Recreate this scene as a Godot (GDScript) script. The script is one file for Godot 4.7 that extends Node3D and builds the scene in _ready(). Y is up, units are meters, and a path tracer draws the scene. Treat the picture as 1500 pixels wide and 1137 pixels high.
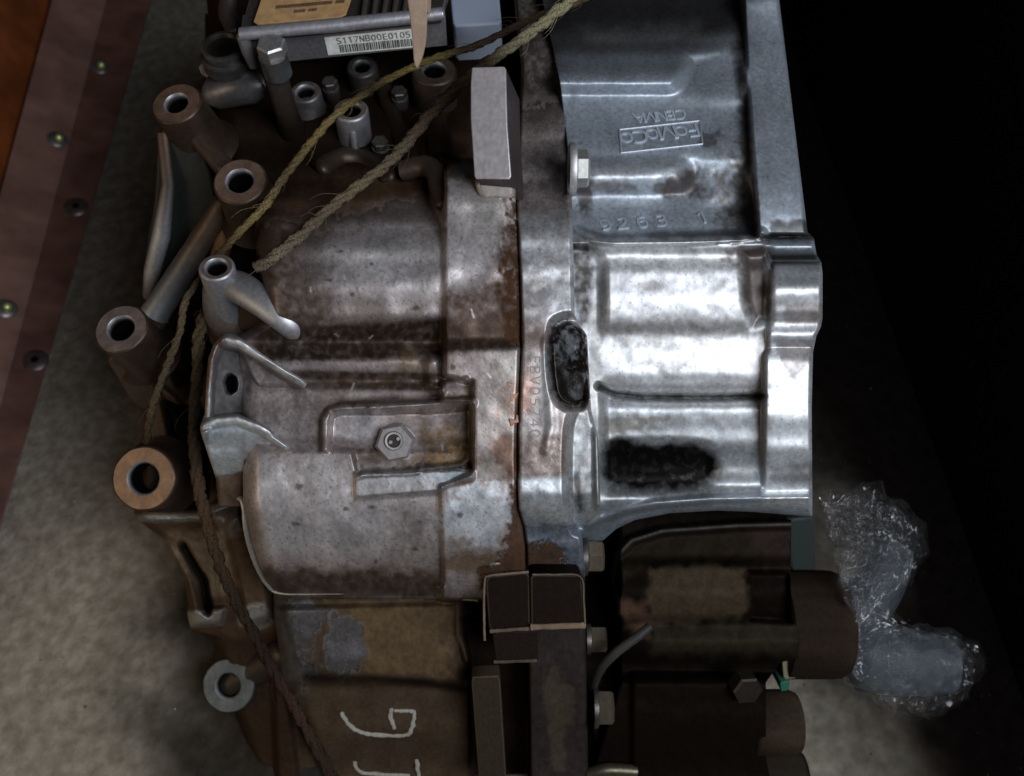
extends Node3D
# A used car gearbox lying on a concrete floor, seen from above.
# Sizes: the picture's plane through the top of the gearbox lies EYE metres from the camera; heights over it are in millimetres.

const EYE := 0.51
const FOCAL := 1277.0
const PITCH := 60.0

var cam_at := Vector3.ZERO
var ahead := Vector3.ZERO
var side := Vector3.RIGHT
var upward := Vector3.UP
var noise := FastNoiseLite.new()
var fine := FastNoiseLite.new()
var rng := RandomNumberGenerator.new()
var mats := {}


func _ready() -> void:
	rng.seed = 7
	noise.seed = 3
	noise.noise_type = FastNoiseLite.TYPE_SIMPLEX_SMOOTH
	noise.frequency = 1.0
	noise.fractal_octaves = 4
	fine.seed = 11
	fine.noise_type = FastNoiseLite.TYPE_SIMPLEX
	fine.frequency = 1.0
	fine.fractal_octaves = 2
	make_camera_and_light()
	make_materials()
	make_setting()
	make_gearbox()
	make_ropes()
	make_loose_things()


func make_camera_and_light() -> void:
	var a := deg_to_rad(PITCH)
	cam_at = Vector3(0, 0.30 + EYE * sin(a), EYE * cos(a))
	ahead = Vector3(0, -sin(a), -cos(a))
	upward = Vector3(0, cos(a), -sin(a))
	var cam := Camera3D.new()
	cam.name = "camera"
	cam.fov = rad_to_deg(2.0 * atan(568.5 / FOCAL))
	cam.near = 0.02
	cam.far = 30.0
	var lens := CameraAttributesPhysical.new()
	lens.frustum_focal_length = 12.0 / (568.5 / FOCAL)
	lens.frustum_focus_distance = EYE + 0.004
	lens.frustum_near = 0.02
	lens.frustum_far = 30.0
	lens.exposure_aperture = 6.5
	cam.attributes = lens
	cam.transform = Transform3D(Basis(side, upward, -ahead), cam_at)
	add_child(cam)
	var env := Environment.new()
	env.background_mode = Environment.BG_COLOR
	env.background_color = Color(0.30, 0.34, 0.40)
	env.background_energy_multiplier = 0.02
	env.tonemap_mode = Environment.TONE_MAPPER_LINEAR
	env.tonemap_exposure = 1.0
	env.sdfgi_enabled = true
	env.ssao_enabled = true
	env.ssil_enabled = true
	var we := WorldEnvironment.new()
	we.name = "environment"
	we.environment = env
	add_child(we)
	area_lamp("window_light", Vector3(0.48, 1.12, 0.46), Vector3(0.10, 0.27, 0.0), Vector2(0.55, 0.46), Color(0.93, 0.96, 1.0), 1.42)
	area_lamp("doorway_light", Vector3(-0.92, 0.55, 0.42), Vector3(-0.40, 0.0, 0.12), Vector2(0.36, 0.36), Color(1.0, 0.92, 0.80), 0.19)


func area_lamp(called: String, at: Vector3, to: Vector3, size: Vector2, c: Color, e: float) -> void:
	var l := AreaLight3D.new()
	l.name = called
	l.area_size = size
	l.light_color = c
	l.light_energy = e
	l.shadow_enabled = true
	l.transform = Transform3D(Basis.IDENTITY, at).looking_at(to, Vector3.UP)
	add_child(l)


# ------------------------------------------------------------------ materials
func grain(freq: float, seed_: int, size := 512, octaves := 3, lo := Color(0.6, 0.6, 0.6), hi := Color.WHITE) -> NoiseTexture2D:
	var n := FastNoiseLite.new()
	n.seed = seed_
	n.frequency = freq
	n.fractal_octaves = octaves
	var t := NoiseTexture2D.new()
	t.width = size
	t.height = size
	t.seamless = true
	t.noise = n
	var g := Gradient.new()
	g.set_color(0, lo)
	g.set_color(1, hi)
	t.color_ramp = g
	return t


func bumps(freq: float, seed_: int, strength: float, octaves := 3) -> NoiseTexture2D:
	var n := FastNoiseLite.new()
	n.seed = seed_
	n.frequency = freq
	n.fractal_octaves = octaves
	var t := NoiseTexture2D.new()
	t.width = 512
	t.height = 512
	t.seamless = true
	t.noise = n
	t.as_normal_map = true
	t.bump_strength = strength
	return t


func skin(called: String, metal: float, rough: float, tone: Texture2D, bump: Texture2D, bump_scale: float, tile: float, rough_tex: Texture2D = null, spec := 0.5) -> StandardMaterial3D:
	var m := StandardMaterial3D.new()
	m.resource_name = called
	m.vertex_color_use_as_albedo = true
	m.vertex_color_is_srgb = true
	m.metallic = metal
	m.roughness = rough
	m.metallic_specular = spec
	m.uv1_triplanar = true
	m.uv1_scale = Vector3.ONE * tile
	if tone:
		m.albedo_texture = tone
	if bump:
		m.normal_enabled = true
		m.normal_texture = bump
		m.normal_scale = bump_scale
	if rough_tex:
		m.roughness_texture = rough_tex
	mats[called] = m
	return m


func make_materials() -> void:
	var cast_bump := bumps(0.11, 5, 3.0, 3)
	var soft_bump := bumps(0.02, 9, 3.0, 3)
	var cast_tone := grain(0.012, 21, 1024, 5, Color(0.80, 0.785, 0.77), Color(1, 1, 1))
	var rough_map := grain(0.012, 33, 512, 5, Color(0.74, 0.74, 0.74), Color(1, 1, 1))
	skin("oxidised", 0.66, 0.58, cast_tone, cast_bump, 0.11, 19.0, rough_map)
	skin("clean", 0.88, 0.56, cast_tone, cast_bump, 0.06, 19.0, null)
	skin("oil", 0.0, 0.24, null, soft_bump, 0.4, 60.0, null, 0.2)
	skin("grime", 0.0, 0.62, cast_tone, cast_bump, 0.4, 19.0, null, 0.10)
	skin("steel", 0.7, 0.48, cast_tone, cast_bump, 0.2, 17.0, rough_map)
	skin("plastic", 0.0, 0.55, null, cast_bump, 0.2, 14.0, null, 0.3)
	skin("paper", 0.0, 0.85, cast_tone, null, 0.0, 9.0)
	skin("rope", 0.0, 0.9, grain(0.06, 55, 512, 4, Color(0.30, 0.27, 0.24), Color.WHITE), bumps(0.14, 6, 6.0, 3), 1.0, 26.0, null, 0.2)
	skin("wood", 0.0, 0.7, cast_tone, cast_bump, 0.3, 8.0)
	skin("concrete", 0.0, 0.93, grain(0.032, 71, 1024, 8, Color(0.72, 0.70, 0.67), Color(1, 1, 1)), bumps(0.12, 72, 3.0, 4), 0.35, 1.7, null, 0.08)
	skin("painted", 0.0, 0.45, grain(0.008, 81, 512, 6, Color(0.62, 0.58, 0.56), Color.WHITE), bumps(0.02, 82, 2.5, 5), 0.6, 4.0)
	var film := StandardMaterial3D.new()
	film.resource_name = "film"
	film.transparency = BaseMaterial3D.TRANSPARENCY_ALPHA
	film.albedo_color = Color(0.80, 0.81, 0.82, 0.006)
	film.roughness = 0.08
	film.metallic_specular = 0.9
	film.cull_mode = BaseMaterial3D.CULL_DISABLED
	mats["film"] = film


# ------------------------------------------------------------------ places
func spot(px: float, py: float, h: float) -> Vector3:
	var d := EYE - h * 0.001
	return cam_at + ahead * d + side * ((px - 750.0) * d / FOCAL) - upward * ((py - 568.5) * d / FOCAL)


func floor_spot(px: float, py: float, y := 0.0) -> Vector3:
	var r := ahead + side * ((px - 750.0) / FOCAL) - upward * ((py - 568.5) / FOCAL)
	return cam_at + r * ((y - cam_at.y) / r.y)


func span(px: float, h: float) -> float:
	return px * (EYE - h * 0.001) / FOCAL


func pic(a: Array) -> PackedVector3Array:     # [[x, y, height], ...] to places
	var r := PackedVector3Array()
	for p in a:
		r.append(spot(p[0], p[1], p[2]))
	return r


# ------------------------------------------------------------------ naming
func numbered(parent: Node, called: String) -> String:
	if not parent.has_node(called):
		return called
	var k := 1
	while parent.has_node("%s_%03d" % [called, k]):
		k += 1
	return "%s_%03d" % [called, k]


func put(called: String, mesh: Mesh, mat: String, parent: Node = self) -> MeshInstance3D:
	var o := MeshInstance3D.new()
	o.name = numbered(parent, called)
	o.mesh = mesh
	if parent is Node3D and not parent is MeshInstance3D and parent.get_parent() == self:
		o.position = -(parent as Node3D).position
	if mat != "":
		for k in mesh.get_surface_count():
			mesh.surface_set_material(k, mats[mat])
	parent.add_child(o, true)
	return o


func tag(o: Node, label: String, category := "", group := "", kind := "") -> void:
	if label != "":
		o.set_meta("label", label)
	if category != "":
		o.set_meta("category", category)
	if group != "":
		o.set_meta("group", group)
	if kind != "":
		o.set_meta("kind", kind)


# ------------------------------------------------------------------ solids
class Solid:
	var v := PackedVector3Array()
	var n := PackedVector3Array()
	var c := PackedColorArray()
	var t := PackedInt32Array()

	func vert(p: Vector3, nn: Vector3, col: Color) -> int:
		v.append(p)
		n.append(nn)
		c.append(col)
		return v.size() - 1

	func tri(a: int, b: int, d: int) -> void:          # wound so that its front agrees with its normals
		var f := (v[b] - v[a]).cross(v[d] - v[a])
		if f.dot(n[a] + n[b] + n[d]) > 0.0:
			t.append_array([a, d, b])
		else:
			t.append_array([a, b, d])

	func quad(a: int, b: int, d: int, e: int) -> void:
		tri(a, b, d)
		tri(a, d, e)

	static func coded(w: PackedColorArray) -> PackedColorArray:
		var r := PackedColorArray()
		r.resize(w.size())
		for i in w.size():
			r[i] = Color(pow(clampf(w[i].r, 0.0, 1.0), 0.4545), pow(clampf(w[i].g, 0.0, 1.0), 0.4545), pow(clampf(w[i].b, 0.0, 1.0), 0.4545))
		return r

	func mesh() -> ArrayMesh:
		var a := []
		a.resize(Mesh.ARRAY_MAX)
		a[Mesh.ARRAY_VERTEX] = v
		a[Mesh.ARRAY_NORMAL] = n
		a[Mesh.ARRAY_COLOR] = Solid.coded(c)
		a[Mesh.ARRAY_INDEX] = t
		var m := ArrayMesh.new()
		m.add_surface_from_arrays(Mesh.PRIMITIVE_TRIANGLES, a)
		return m


func rounded(p: PackedVector3Array, times := 2, share := 0.25) -> PackedVector3Array:
	for k in times:
		var r := PackedVector3Array()
		for i in p.size():
			var q := p[(i + 1) % p.size()]
			r.append(p[i].lerp(q, share))
			r.append(q.lerp(p[i], share))
		p = r
	return p


# a slab with the outline p, rounded over at its upper rim by bevel; it goes back by thick
func slab(s: Solid, p: PackedVector3Array, thick: float, bevel: float, col: Color, rim := Color(-1, 0, 0), wall := Color(-1, 0, 0)) -> void:
	var nn := Vector3.ZERO
	var mid := Vector3.ZERO
	for i in p.size():
		nn += p[i].cross(p[(i + 1) % p.size()])
		mid += p[i] / p.size()
	nn = nn.normalized()
	var flip := nn.dot(ahead) > 0.0
	if flip:
		nn = -nn
	if rim.r < 0.0:
		rim = col
	if wall.r < 0.0:
		wall = col
	var count := p.size()
	var outs := PackedVector3Array()
	for i in count:
		var e0 := (p[i] - p[(i + count - 1) % count]).normalized()
		var e1 := (p[(i + 1) % count] - p[i]).normalized()
		var o := e0.cross(nn) + e1.cross(nn)
		if flip:
			o = -o
		outs.append(o.normalized())
	var rings: Array[PackedInt32Array] = []
	var steps := 4
	for k in steps + 3:
		var ring := PackedInt32Array()
		for i in count:
			var q: Vector3
			var m: Vector3
			var cc := rim
			if k <= steps:
				var a := PI / 2 * (1.0 - float(k) / steps)
				q = p[i] + outs[i] * (bevel * (cos(a) - 1.0)) + nn * (bevel * (sin(a) - 1.0))
				m = outs[i] * cos(a) + nn * sin(a)
				if k == 0:
					cc = col
			else:
				q = p[i] - nn * (bevel + (0.0 if k == steps + 1 else thick))
				m = outs[i]
				cc = wall
			ring.append(s.vert(q, m.normalized(), cc))
		rings.append(ring)
	for k in rings.size() - 1:
		for i in count:
			var j := (i + 1) % count
			s.quad(rings[k][i], rings[k][j], rings[k + 1][j], rings[k + 1][i])
	# cap
	var ax := (p[1] - p[0]).normalized()
	var ay := nn.cross(ax)
	var flat := PackedVector2Array()
	for i in count:
		var q := s.v[rings[0][i]] - mid
		flat.append(Vector2(q.dot(ax), q.dot(ay)))
	var ix := Geometry2D.triangulate_polygon(flat)
	var cap := PackedInt32Array()
	for i in count:
		cap.append(s.vert(s.v[rings[0][i]], nn, col))
	for i in range(0, ix.size(), 3):
		s.tri(cap[ix[i]], cap[ix[i + 1]], cap[ix[i + 2]])
	var back := PackedInt32Array()
	for i in count:
		back.append(s.vert(s.v[rings[-1][i]], -nn, wall))
	for i in range(0, ix.size(), 3):
		s.tri(back[ix[i]], back[ix[i + 1]], back[ix[i + 2]])


# a turned shape: rows are [radius, height along the axis, colour]; sharp corners come from repeated rows
func turned(s: Solid, at: Vector3, axis: Vector3, rows: Array, sides := 40, wobble := 0.0) -> void:
	axis = axis.normalized()
	var ex := axis.cross(Vector3(0, 0, 1) if absf(axis.z) < 0.9 else Vector3(1, 0, 0)).normalized()
	var ey := axis.cross(ex)
	for k in rows.size() - 1:
		var a = rows[k]
		var b = rows[k + 1]
		if a[0] == b[0] and a[1] == b[1]:
			continue
		var g := Vector2(b[0] - a[0], b[1] - a[1]).normalized()
		var na := Vector2(g.y, -g.x)
		var n0 := na
		var n1 := na
		if k > 0:
			var z = rows[k - 1]
			var gz := Vector2(a[0] - z[0], a[1] - z[1]).normalized()
			if gz != Vector2.ZERO and gz.dot(g) > 0.5:
				n0 = (na + Vector2(gz.y, -gz.x)).normalized()
		if k + 2 < rows.size():
			var w = rows[k + 2]
			var gw := Vector2(w[0] - b[0], w[1] - b[1]).normalized()
			if gw != Vector2.ZERO and gw.dot(g) > 0.5:
				n1 = (na + Vector2(gw.y, -gw.x)).normalized()
		var r0 := PackedInt32Array()
		var r1 := PackedInt32Array()
		for i in sides + 1:
			var t := TAU * i / sides
			var d := ex * cos(t) + ey * sin(t)
			var w2 := 1.0 + wobble * noise.get_noise_2d(cos(t) * 1.3 + at.x * 90.0, sin(t) * 1.3 + at.z * 90.0)
			var pa: Vector3 = at + d * (a[0] * w2) + axis * a[1]
			var pb: Vector3 = at + d * (b[0] * w2) + axis * b[1]
			r0.append(s.vert(pa, d * n0.x + axis * n0.y, (a[2] as Color) * (1.0 + 0.5 * noise.get_noise_3dv(pa * 70.0))))
			r1.append(s.vert(pb, d * n1.x + axis * n1.y, (b[2] as Color) * (1.0 + 0.5 * noise.get_noise_3dv(pb * 70.0))))
		for i in sides:
			s.quad(r0[i], r0[i + 1], r1[i + 1], r1[i])


func smooth_path(p: PackedVector3Array, per := 8) -> PackedVector3Array:
	var r := PackedVector3Array()
	for i in p.size() - 1:
		var a := p[maxi(i - 1, 0)]
		var d := p[mini(i + 2, p.size() - 1)]
		for k in per:
			r.append(p[i].cubic_interpolate(p[i + 1], a, d, float(k) / per))
	r.append(p[-1])
	return r


# a rod along p; radii run along it; flat squeezes it along the direction squeeze
func rod(s: Solid, p: PackedVector3Array, radii: Array, cols: Array, sides := 12, flat := 1.0, squeeze := Vector3.UP, lump := 0.0) -> void:
	var rings: Array[PackedInt32Array] = []
	var count := p.size()
	var ref := squeeze
	for k in count:
		var tdir := (p[mini(k + 1, count - 1)] - p[maxi(k - 1, 0)]).normalized()
		var ex := tdir.cross(ref).normalized()
		var ey := ex.cross(tdir).normalized()
		var f := float(k) / (count - 1)
		var r: float = pick(radii, f)
		var cc: Color = pick_color(cols, f)
		var ring := PackedInt32Array()
		for i in sides:
			var t := TAU * i / sides
			var nn := (ex * cos(t) + ey * sin(t) / flat).normalized()
			var rr := r
			if lump > 0.0:
				var q := p[k] * 300.0 + nn * 2.0
				rr *= 1.0 + lump * noise.get_noise_3dv(q)
			ring.append(s.vert(p[k] + ex * (cos(t) * rr) + ey * (sin(t) * rr * flat), nn, cc))
		rings.append(ring)
	for k in count - 1:
		for i in sides:
			s.quad(rings[k][i], rings[k][(i + 1) % sides], rings[k + 1][(i + 1) % sides], rings[k + 1][i])
	for e in [0, count - 1]:
		var tdir := (p[1] - p[0]).normalized() if e == 0 else (p[e] - p[e - 1]).normalized()
		var o := -tdir if e == 0 else tdir
		var m := s.vert(p[e] + o * pick(radii, float(e) / (count - 1)) * 0.35, o, s.c[rings[e][0]])
		for i in sides:
			s.tri(m, rings[e][i], rings[e][(i + 1) % sides])


func pick(a: Array, f: float) -> float:
	var x := f * (a.size() - 1)
	var i := mini(int(x), maxi(a.size() - 2, 0))
	return lerpf(a[i], a[mini(i + 1, a.size() - 1)], x - i)


func pick_color(a: Array, f: float) -> Color:
	var x := f * (a.size() - 1)
	var i := mini(int(x), maxi(a.size() - 2, 0))
	return (a[i] as Color).lerp(a[mini(i + 1, a.size() - 1)], x - i)


func hexagon(at: Vector3, axis: Vector3, r: float, turn := 0.0) -> PackedVector3Array:
	axis = axis.normalized()
	var ex := axis.cross(Vector3(0, 0, 1) if absf(axis.z) < 0.9 else Vector3(1, 0, 0)).normalized()
	var ey := axis.cross(ex)
	var p := PackedVector3Array()
	for i in 6:
		var t := TAU * i / 6 + turn
		p.append(at + ex * (cos(t) * r) + ey * (sin(t) * r))
	return p


# a hexagonal head that shows its sides whatever way it points
func hex_head(s: Solid, at: Vector3, axis: Vector3, r: float, tall: float, col: Color, turn := 0.0, dish := 0.0) -> void:
	axis = axis.normalized()
	var top := hexagon(at, axis, r, turn)
	for i in 6:
		var a := top[i]
		var b := top[(i + 1) % 6]
		var nn := ((a + b) * 0.5 - at).normalized()
		var q := [a - axis * tall, b - axis * tall, b - axis * (r * 0.12), a - axis * (r * 0.12)]
		var ids := PackedInt32Array()
		for w in q:
			ids.append(s.vert(w, nn, col))
		s.quad(ids[0], ids[1], ids[2], ids[3])
		var m2 := (nn + axis).normalized()
		var inner_a := at + (a - at) * 0.86
		var inner_b := at + (b - at) * 0.86
		s.quad(s.vert(q[3], m2, col), s.vert(q[2], m2, col), s.vert(inner_b, m2, col), s.vert(inner_a, m2, col))
		var cc := s.vert(at - axis * dish, axis, col)
		s.tri(s.vert(inner_a, axis, col), s.vert(inner_b, axis, col), cc)


# ------------------------------------------------------------------ castings
# A casting: a sheet of heights with an outline of its own, hammered into shape by masks, then closed at its rims.
class Casting:
	var host
	var n: int
	var m: int
	var x := PackedFloat32Array()
	var y := PackedFloat32Array()
	var h := PackedFloat32Array()
	var c := PackedColorArray()
	var k := PackedByteArray()
	var left := 0.0
	var right := 0.0
	var top := 0.0
	var low := 0.0

	func _init(host_, xl: Array, xr: Array, yt: Array, yb: Array, step: float, col: Color, kind: int) -> void:
		host = host_
		left = 1e9
		right = -1e9
		for p in xl:
			left = minf(left, p[1])
		for p in xr:
			right = maxf(right, p[1])
		top = 1e9
		low = -1e9
		for p in yt:
			top = minf(top, p[1])
		for p in yb:
			low = maxf(low, p[1])
		n = int((right - left) / step) + 1
		m = int((low - top) / step) + 1
		x.resize(n * m)
		y.resize(n * m)
		h.resize(n * m)
		c.resize(n * m)
		k.resize(n * m)
		c.fill(col)
		k.fill(kind)
		var ty := PackedFloat32Array()
		var by := PackedFloat32Array()
		for i in n:
			var q := lerpf(left, right, float(i) / (n - 1))
			ty.append(along(yt, q))
			by.append(along(yb, q))
		for j in m:
			for i in n:
				var yy := lerpf(ty[i], by[i], float(j) / (m - 1))
				y[j * n + i] = yy
				x[j * n + i] = lerpf(along(xl, yy), along(xr, yy), float(i) / (n - 1))

	static func along(a: Array, q: float) -> float:
		if q <= a[0][0]:
			return a[0][1]
		for i in a.size() - 1:
			if q <= a[i + 1][0]:
				var f: float = (q - a[i][0]) / (a[i + 1][0] - a[i][0])
				return lerpf(a[i][1], a[i + 1][1], f)
		return a[-1][1]

	# a smooth curve through [position, value] pairs, read off at whole steps
	static func curve(a: Array, soft := 5) -> PackedFloat32Array:
		var r := PackedFloat32Array()
		r.resize(1200)
		var d := PackedFloat32Array()
		for i in a.size() - 1:
			d.append((a[i + 1][1] - a[i][1]) / (a[i + 1][0] - a[i][0]))
		var g := PackedFloat32Array()
		for i in a.size():
			if i == 0 or i == a.size() - 1:
				g.append(d[0] if i == 0 else d[-1])
			elif d[i - 1] * d[i] <= 0.0:
				g.append(0.0)
			else:
				g.append(2.0 * d[i - 1] * d[i] / (d[i - 1] + d[i]))
		var i := 0
		for q in 1200:
			var p := float(q - 30)
			while i < a.size() - 2 and p > a[i + 1][0]:
				i += 1
			var w: float = a[i + 1][0] - a[i][0]
			var t: float = (p - a[i][0]) / w
			if t < 0.0:
				r[q] = a[0][1] + g[0] * (p - a[0][0])
			elif t > 1.0:
				r[q] = a[-1][1] + g[-1] * (p - a[-1][0])
			else:
				var t2 := t * t
				var t3 := t2 * t
				r[q] = (2 * t3 - 3 * t2 + 1) * a[i][1] + (t3 - 2 * t2 + t) * w * g[i] + (-2 * t3 + 3 * t2) * a[i + 1][1] + (t3 - t2) * w * g[i + 1]
		for times in 2:
			var z := r.duplicate()
			var sum := 0.0
			for q in range(-soft, soft + 1):
				sum += z[clampi(q, 0, 1199)]
			for q in 1200:
				r[q] = sum / (2 * soft + 1)
				sum += z[mini(q + soft + 1, 1199)] - z[maxi(q - soft, 0)]
		return r

	func box(x0: float, y0: float, x1: float, y1: float) -> PackedInt32Array:
		var r := PackedInt32Array()
		var fy := (m - 1) / (low - top)
		var fx := (n - 1) / (right - left)
		var slack := 90.0
		var j0 := clampi(int((y0 - top - slack) * fy), 0, m - 1)
		var j1 := clampi(int((y1 - top + slack) * fy), 0, m - 1)
		for j in range(j0, j1 + 1):
			for i in n:
				var q := j * n + i
				if x[q] >= x0 and x[q] <= x1 and y[q] >= y0 and y[q] <= y1:
					r.append(q)
		return r

	func all() -> Array:
		var ids := PackedInt32Array()
		var f := PackedFloat32Array()
		for q in n * m:
			ids.append(q)
			f.append(1.0)
		return [ids, f]

	static func eased(pts: Array, times := 2) -> Array:
		for b in times:
			var r := []
			for i in pts.size():
				var p = pts[i]
				var q = pts[(i + 1) % pts.size()]
				r.append([lerpf(p[0], q[0], 0.25), lerpf(p[1], q[1], 0.25)])
				r.append([lerpf(p[0], q[0], 0.75), lerpf(p[1], q[1], 0.75)])
			pts = r
		return pts

	# inside a polygon; w is the half width of its edge, ragged pushes the edge about
	func inside(pts: Array, w: float, ragged := 0.0, scale := 0.03) -> Array:
		var p := PackedVector2Array()
		var lo := Vector2(1e9, 1e9)
		var hi := -lo
		for a in pts:
			var v := Vector2(a[0], a[1])
			p.append(v)
			lo = lo.min(v)
			hi = hi.max(v)
		var g := w + ragged + 1.0
		var ids := PackedInt32Array()
		var f := PackedFloat32Array()
		var count := p.size()
		for q in box(lo.x - g, lo.y - g, hi.x + g, hi.y + g):
			var v := Vector2(x[q], y[q])
			var best := 1e9
			var inn := false
			for i in count:
				var a := p[i]
				var b := p[i + 1 if i + 1 < count else 0]
				var e := b - a
				var u := v - a
				var t := clampf(u.dot(e) / e.length_squared(), 0.0, 1.0)
				best = minf(best, (u - e * t).length_squared())
				if (a.y > v.y) != (b.y > v.y) and v.x < e.x * u.y / e.y + a.x:
					inn = not inn
			var d := sqrt(best) * (1.0 if inn else -1.0)
			if ragged > 0.0:
				d += ragged * 1.6 * host.noise.get_noise_2d(v.x * scale, v.y * scale)
			if d > -w:
				ids.append(q)
				f.append(smoothstep(-w, w, d))
		return [ids, f]

	# along a line: shape 0 is a smooth swell, 1 a round bead, 2 flat with soft edges
	func line(pts: Array, r: float, shape := 0, ragged := 0.0) -> Array:
		var p := PackedVector2Array()
		var lo := Vector2(1e9, 1e9)
		var hi := -lo
		for a in pts:
			var v := Vector2(a[0], a[1])
			p.append(v)
			lo = lo.min(v)
			hi = hi.max(v)
		var ids := PackedInt32Array()
		var f := PackedFloat32Array()
		for q in box(lo.x - r, lo.y - r, hi.x + r, hi.y + r):
			var v := Vector2(x[q], y[q])
			var best := 1e9
			for i in p.size() - 1:
				var e := p[i + 1] - p[i]
				var u := v - p[i]
				var t := clampf(u.dot(e) / e.length_squared(), 0.0, 1.0)
				best = minf(best, (u - e * t).length_squared())
			var d := sqrt(best) / r
			if ragged > 0.0:
				d += ragged * host.noise.get_noise_2d(v.x * 0.05, v.y * 0.05)
			if d < 1.0:
				ids.append(q)
				f.append(0.5 + 0.5 * cos(PI * d) if shape == 0 else sqrt(1.0 - d * d) if shape == 1 else smoothstep(1.0, 0.6, d))
		return [ids, f]

	# a ragged patch round a point
	func patch(cx: float, cy: float, rx: float, ry: float, soft := 0.3, ragged := 0.4, turn := 0.0, scale := 0.03) -> Array:
		var ids := PackedInt32Array()
		var f := PackedFloat32Array()
		var g := maxf(rx, ry) * (1.0 + soft + ragged)
		var cs := cos(turn)
		var sn := sin(turn)
		for q in box(cx - g, cy - g, cx + g, cy + g):
			var dx := x[q] - cx
			var dy := y[q] - cy
			var u := (dx * cs + dy * sn) / rx
			var v := (dy * cs - dx * sn) / ry
			var d := 1.0 - sqrt(u * u + v * v)
			if ragged > 0.0:
				d += ragged * 1.5 * host.noise.get_noise_2d(x[q] * scale + 31.0, y[q] * scale)
			if d > -soft:
				ids.append(q)
				f.append(smoothstep(-soft, soft, d))
		return [ids, f]

	# a barrel lying across the picture: its crown at mid, its radius in pixels, its crown's height
	func barrel(mask: Array, mid: float, r: float, crown: float) -> void:
		var ids: PackedInt32Array = mask[0]
		var f: PackedFloat32Array = mask[1]
		for a in ids.size():
			var q := ids[a]
			var t := clampf((y[q] - mid) / r, -0.999, 0.999)
			h[q] = lerpf(h[q], crown + r * 0.4 * (sqrt(1.0 - t * t) - 1.0), f[a])

	# the height of the finished casting at a place of the picture
	func height_at(px: float, py: float) -> float:
		var best := 1e9
		var found := 0.0
		for q in n * m:
			var d := absf(x[q] - px) + absf(y[q] - py)
			if d < best:
				best = d
				found = h[q]
		return found

	func raise(mask: Array, by: float) -> void:
		var ids: PackedInt32Array = mask[0]
		var f: PackedFloat32Array = mask[1]
		for a in ids.size():
			h[ids[a]] += by * f[a]

	func level(mask: Array, to: Array, soft := 5) -> void:       # to: [[y, height], ...]
		var ids: PackedInt32Array = mask[0]
		var f: PackedFloat32Array = mask[1]
		var t := curve(to, soft)
		for a in ids.size():
			var q := ids[a]
			var yy := y[q] + 30.0
			var i := clampi(int(yy), 0, 1198)
			var z := lerpf(t[i], t[i + 1], yy - i)
			h[q] = lerpf(h[q], z, f[a])

	func paint(mask: Array, col: Color, most := 1.0, kind := -1, mottle := 0.0, scale := 0.06) -> void:
		var ids: PackedInt32Array = mask[0]
		var f: PackedFloat32Array = mask[1]
		for a in ids.size():
			var q := ids[a]
			var s := f[a] * most
			if mottle > 0.0:
				s = clampf(s + mottle * (host.noise.get_noise_2d(x[q] * scale, y[q] * scale + 77.0) * 1.4) * minf(1.0, 3.0 * f[a]), 0.0, 1.0)
			c[q] = c[q].lerp(col, s)
			if kind >= 0 and s > (0.82 if kind >= 2 else 0.5):
				k[q] = kind

	# uneven tone of the skin itself: two sizes of blotch
	func blotch(big: float, small: float, tint: Color) -> void:
		for q in n * m:
			var a: float = host.noise.get_noise_2d(x[q] * 0.016 + 400.0, y[q] * 0.016)
			var b: float = host.noise.get_noise_2d(x[q] * 0.07, y[q] * 0.07 + 300.0)
			var z := 1.0 + big * a * 1.6 + small * b * 1.6
			var w := c[q]
			c[q] = Color(w.r * z, w.g * z, w.b * z).lerp(tint, clampf(-a * big * 1.2, 0.0, 0.6) * minf(1.0, w.g * 4.0))

	func speckle(share: float, scale: float, col: Color, most: float) -> void:
		for q in n * m:
			var z: float = host.fine.get_noise_2d(x[q] * scale, y[q] * scale)
			if k[q] < 2 and z > share and c[q].g > 0.13:
				c[q] = c[q].lerp(col, most * smoothstep(share, share + 0.15, z))

	func roughen(amount: float, scale: float) -> void:
		for q in n * m:
			h[q] += amount * host.fine.get_noise_2d(x[q] * scale, y[q] * scale)

	func crumble(mask: Array, by: float, scale: float, light: Color) -> void:
		var ids: PackedInt32Array = mask[0]
		var f: PackedFloat32Array = mask[1]
		for a in ids.size():
			var q := ids[a]
			var z: float = host.noise.get_noise_2d(x[q] * scale + 55.0, y[q] * scale)
			h[q] += by * z * f[a]
			c[q] = c[q].lerp(light, smoothstep(0.12, 0.35, z) * f[a])

	func blur(times := 1) -> void:
		for b in times:
			var z := h.duplicate()
			for j in range(1, m - 1):
				for i in range(1, n - 1):
					var q := j * n + i
					h[q] = 0.4 * z[q] + 0.15 * (z[q - 1] + z[q + 1] + z[q - n] + z[q + n])

	# round the rim of one side over: 0 left, 1 right, 2 top, 3 bottom
	func roll(which: int, wide: float, drop: float) -> void:
		for j in m:
			for i in n:
				var q := j * n + i
				var d := 0.0
				match which:
					0: d = x[q] - x[j * n]
					1: d = x[j * n + n - 1] - x[q]
					2: d = y[q] - y[i]
					3: d = y[(m - 1) * n + i] - y[q]
				if d < wide:
					var t := 1.0 - d / wide
					h[q] -= drop * (1.0 - sqrt(1.0 - t * t * 0.98))

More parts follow.
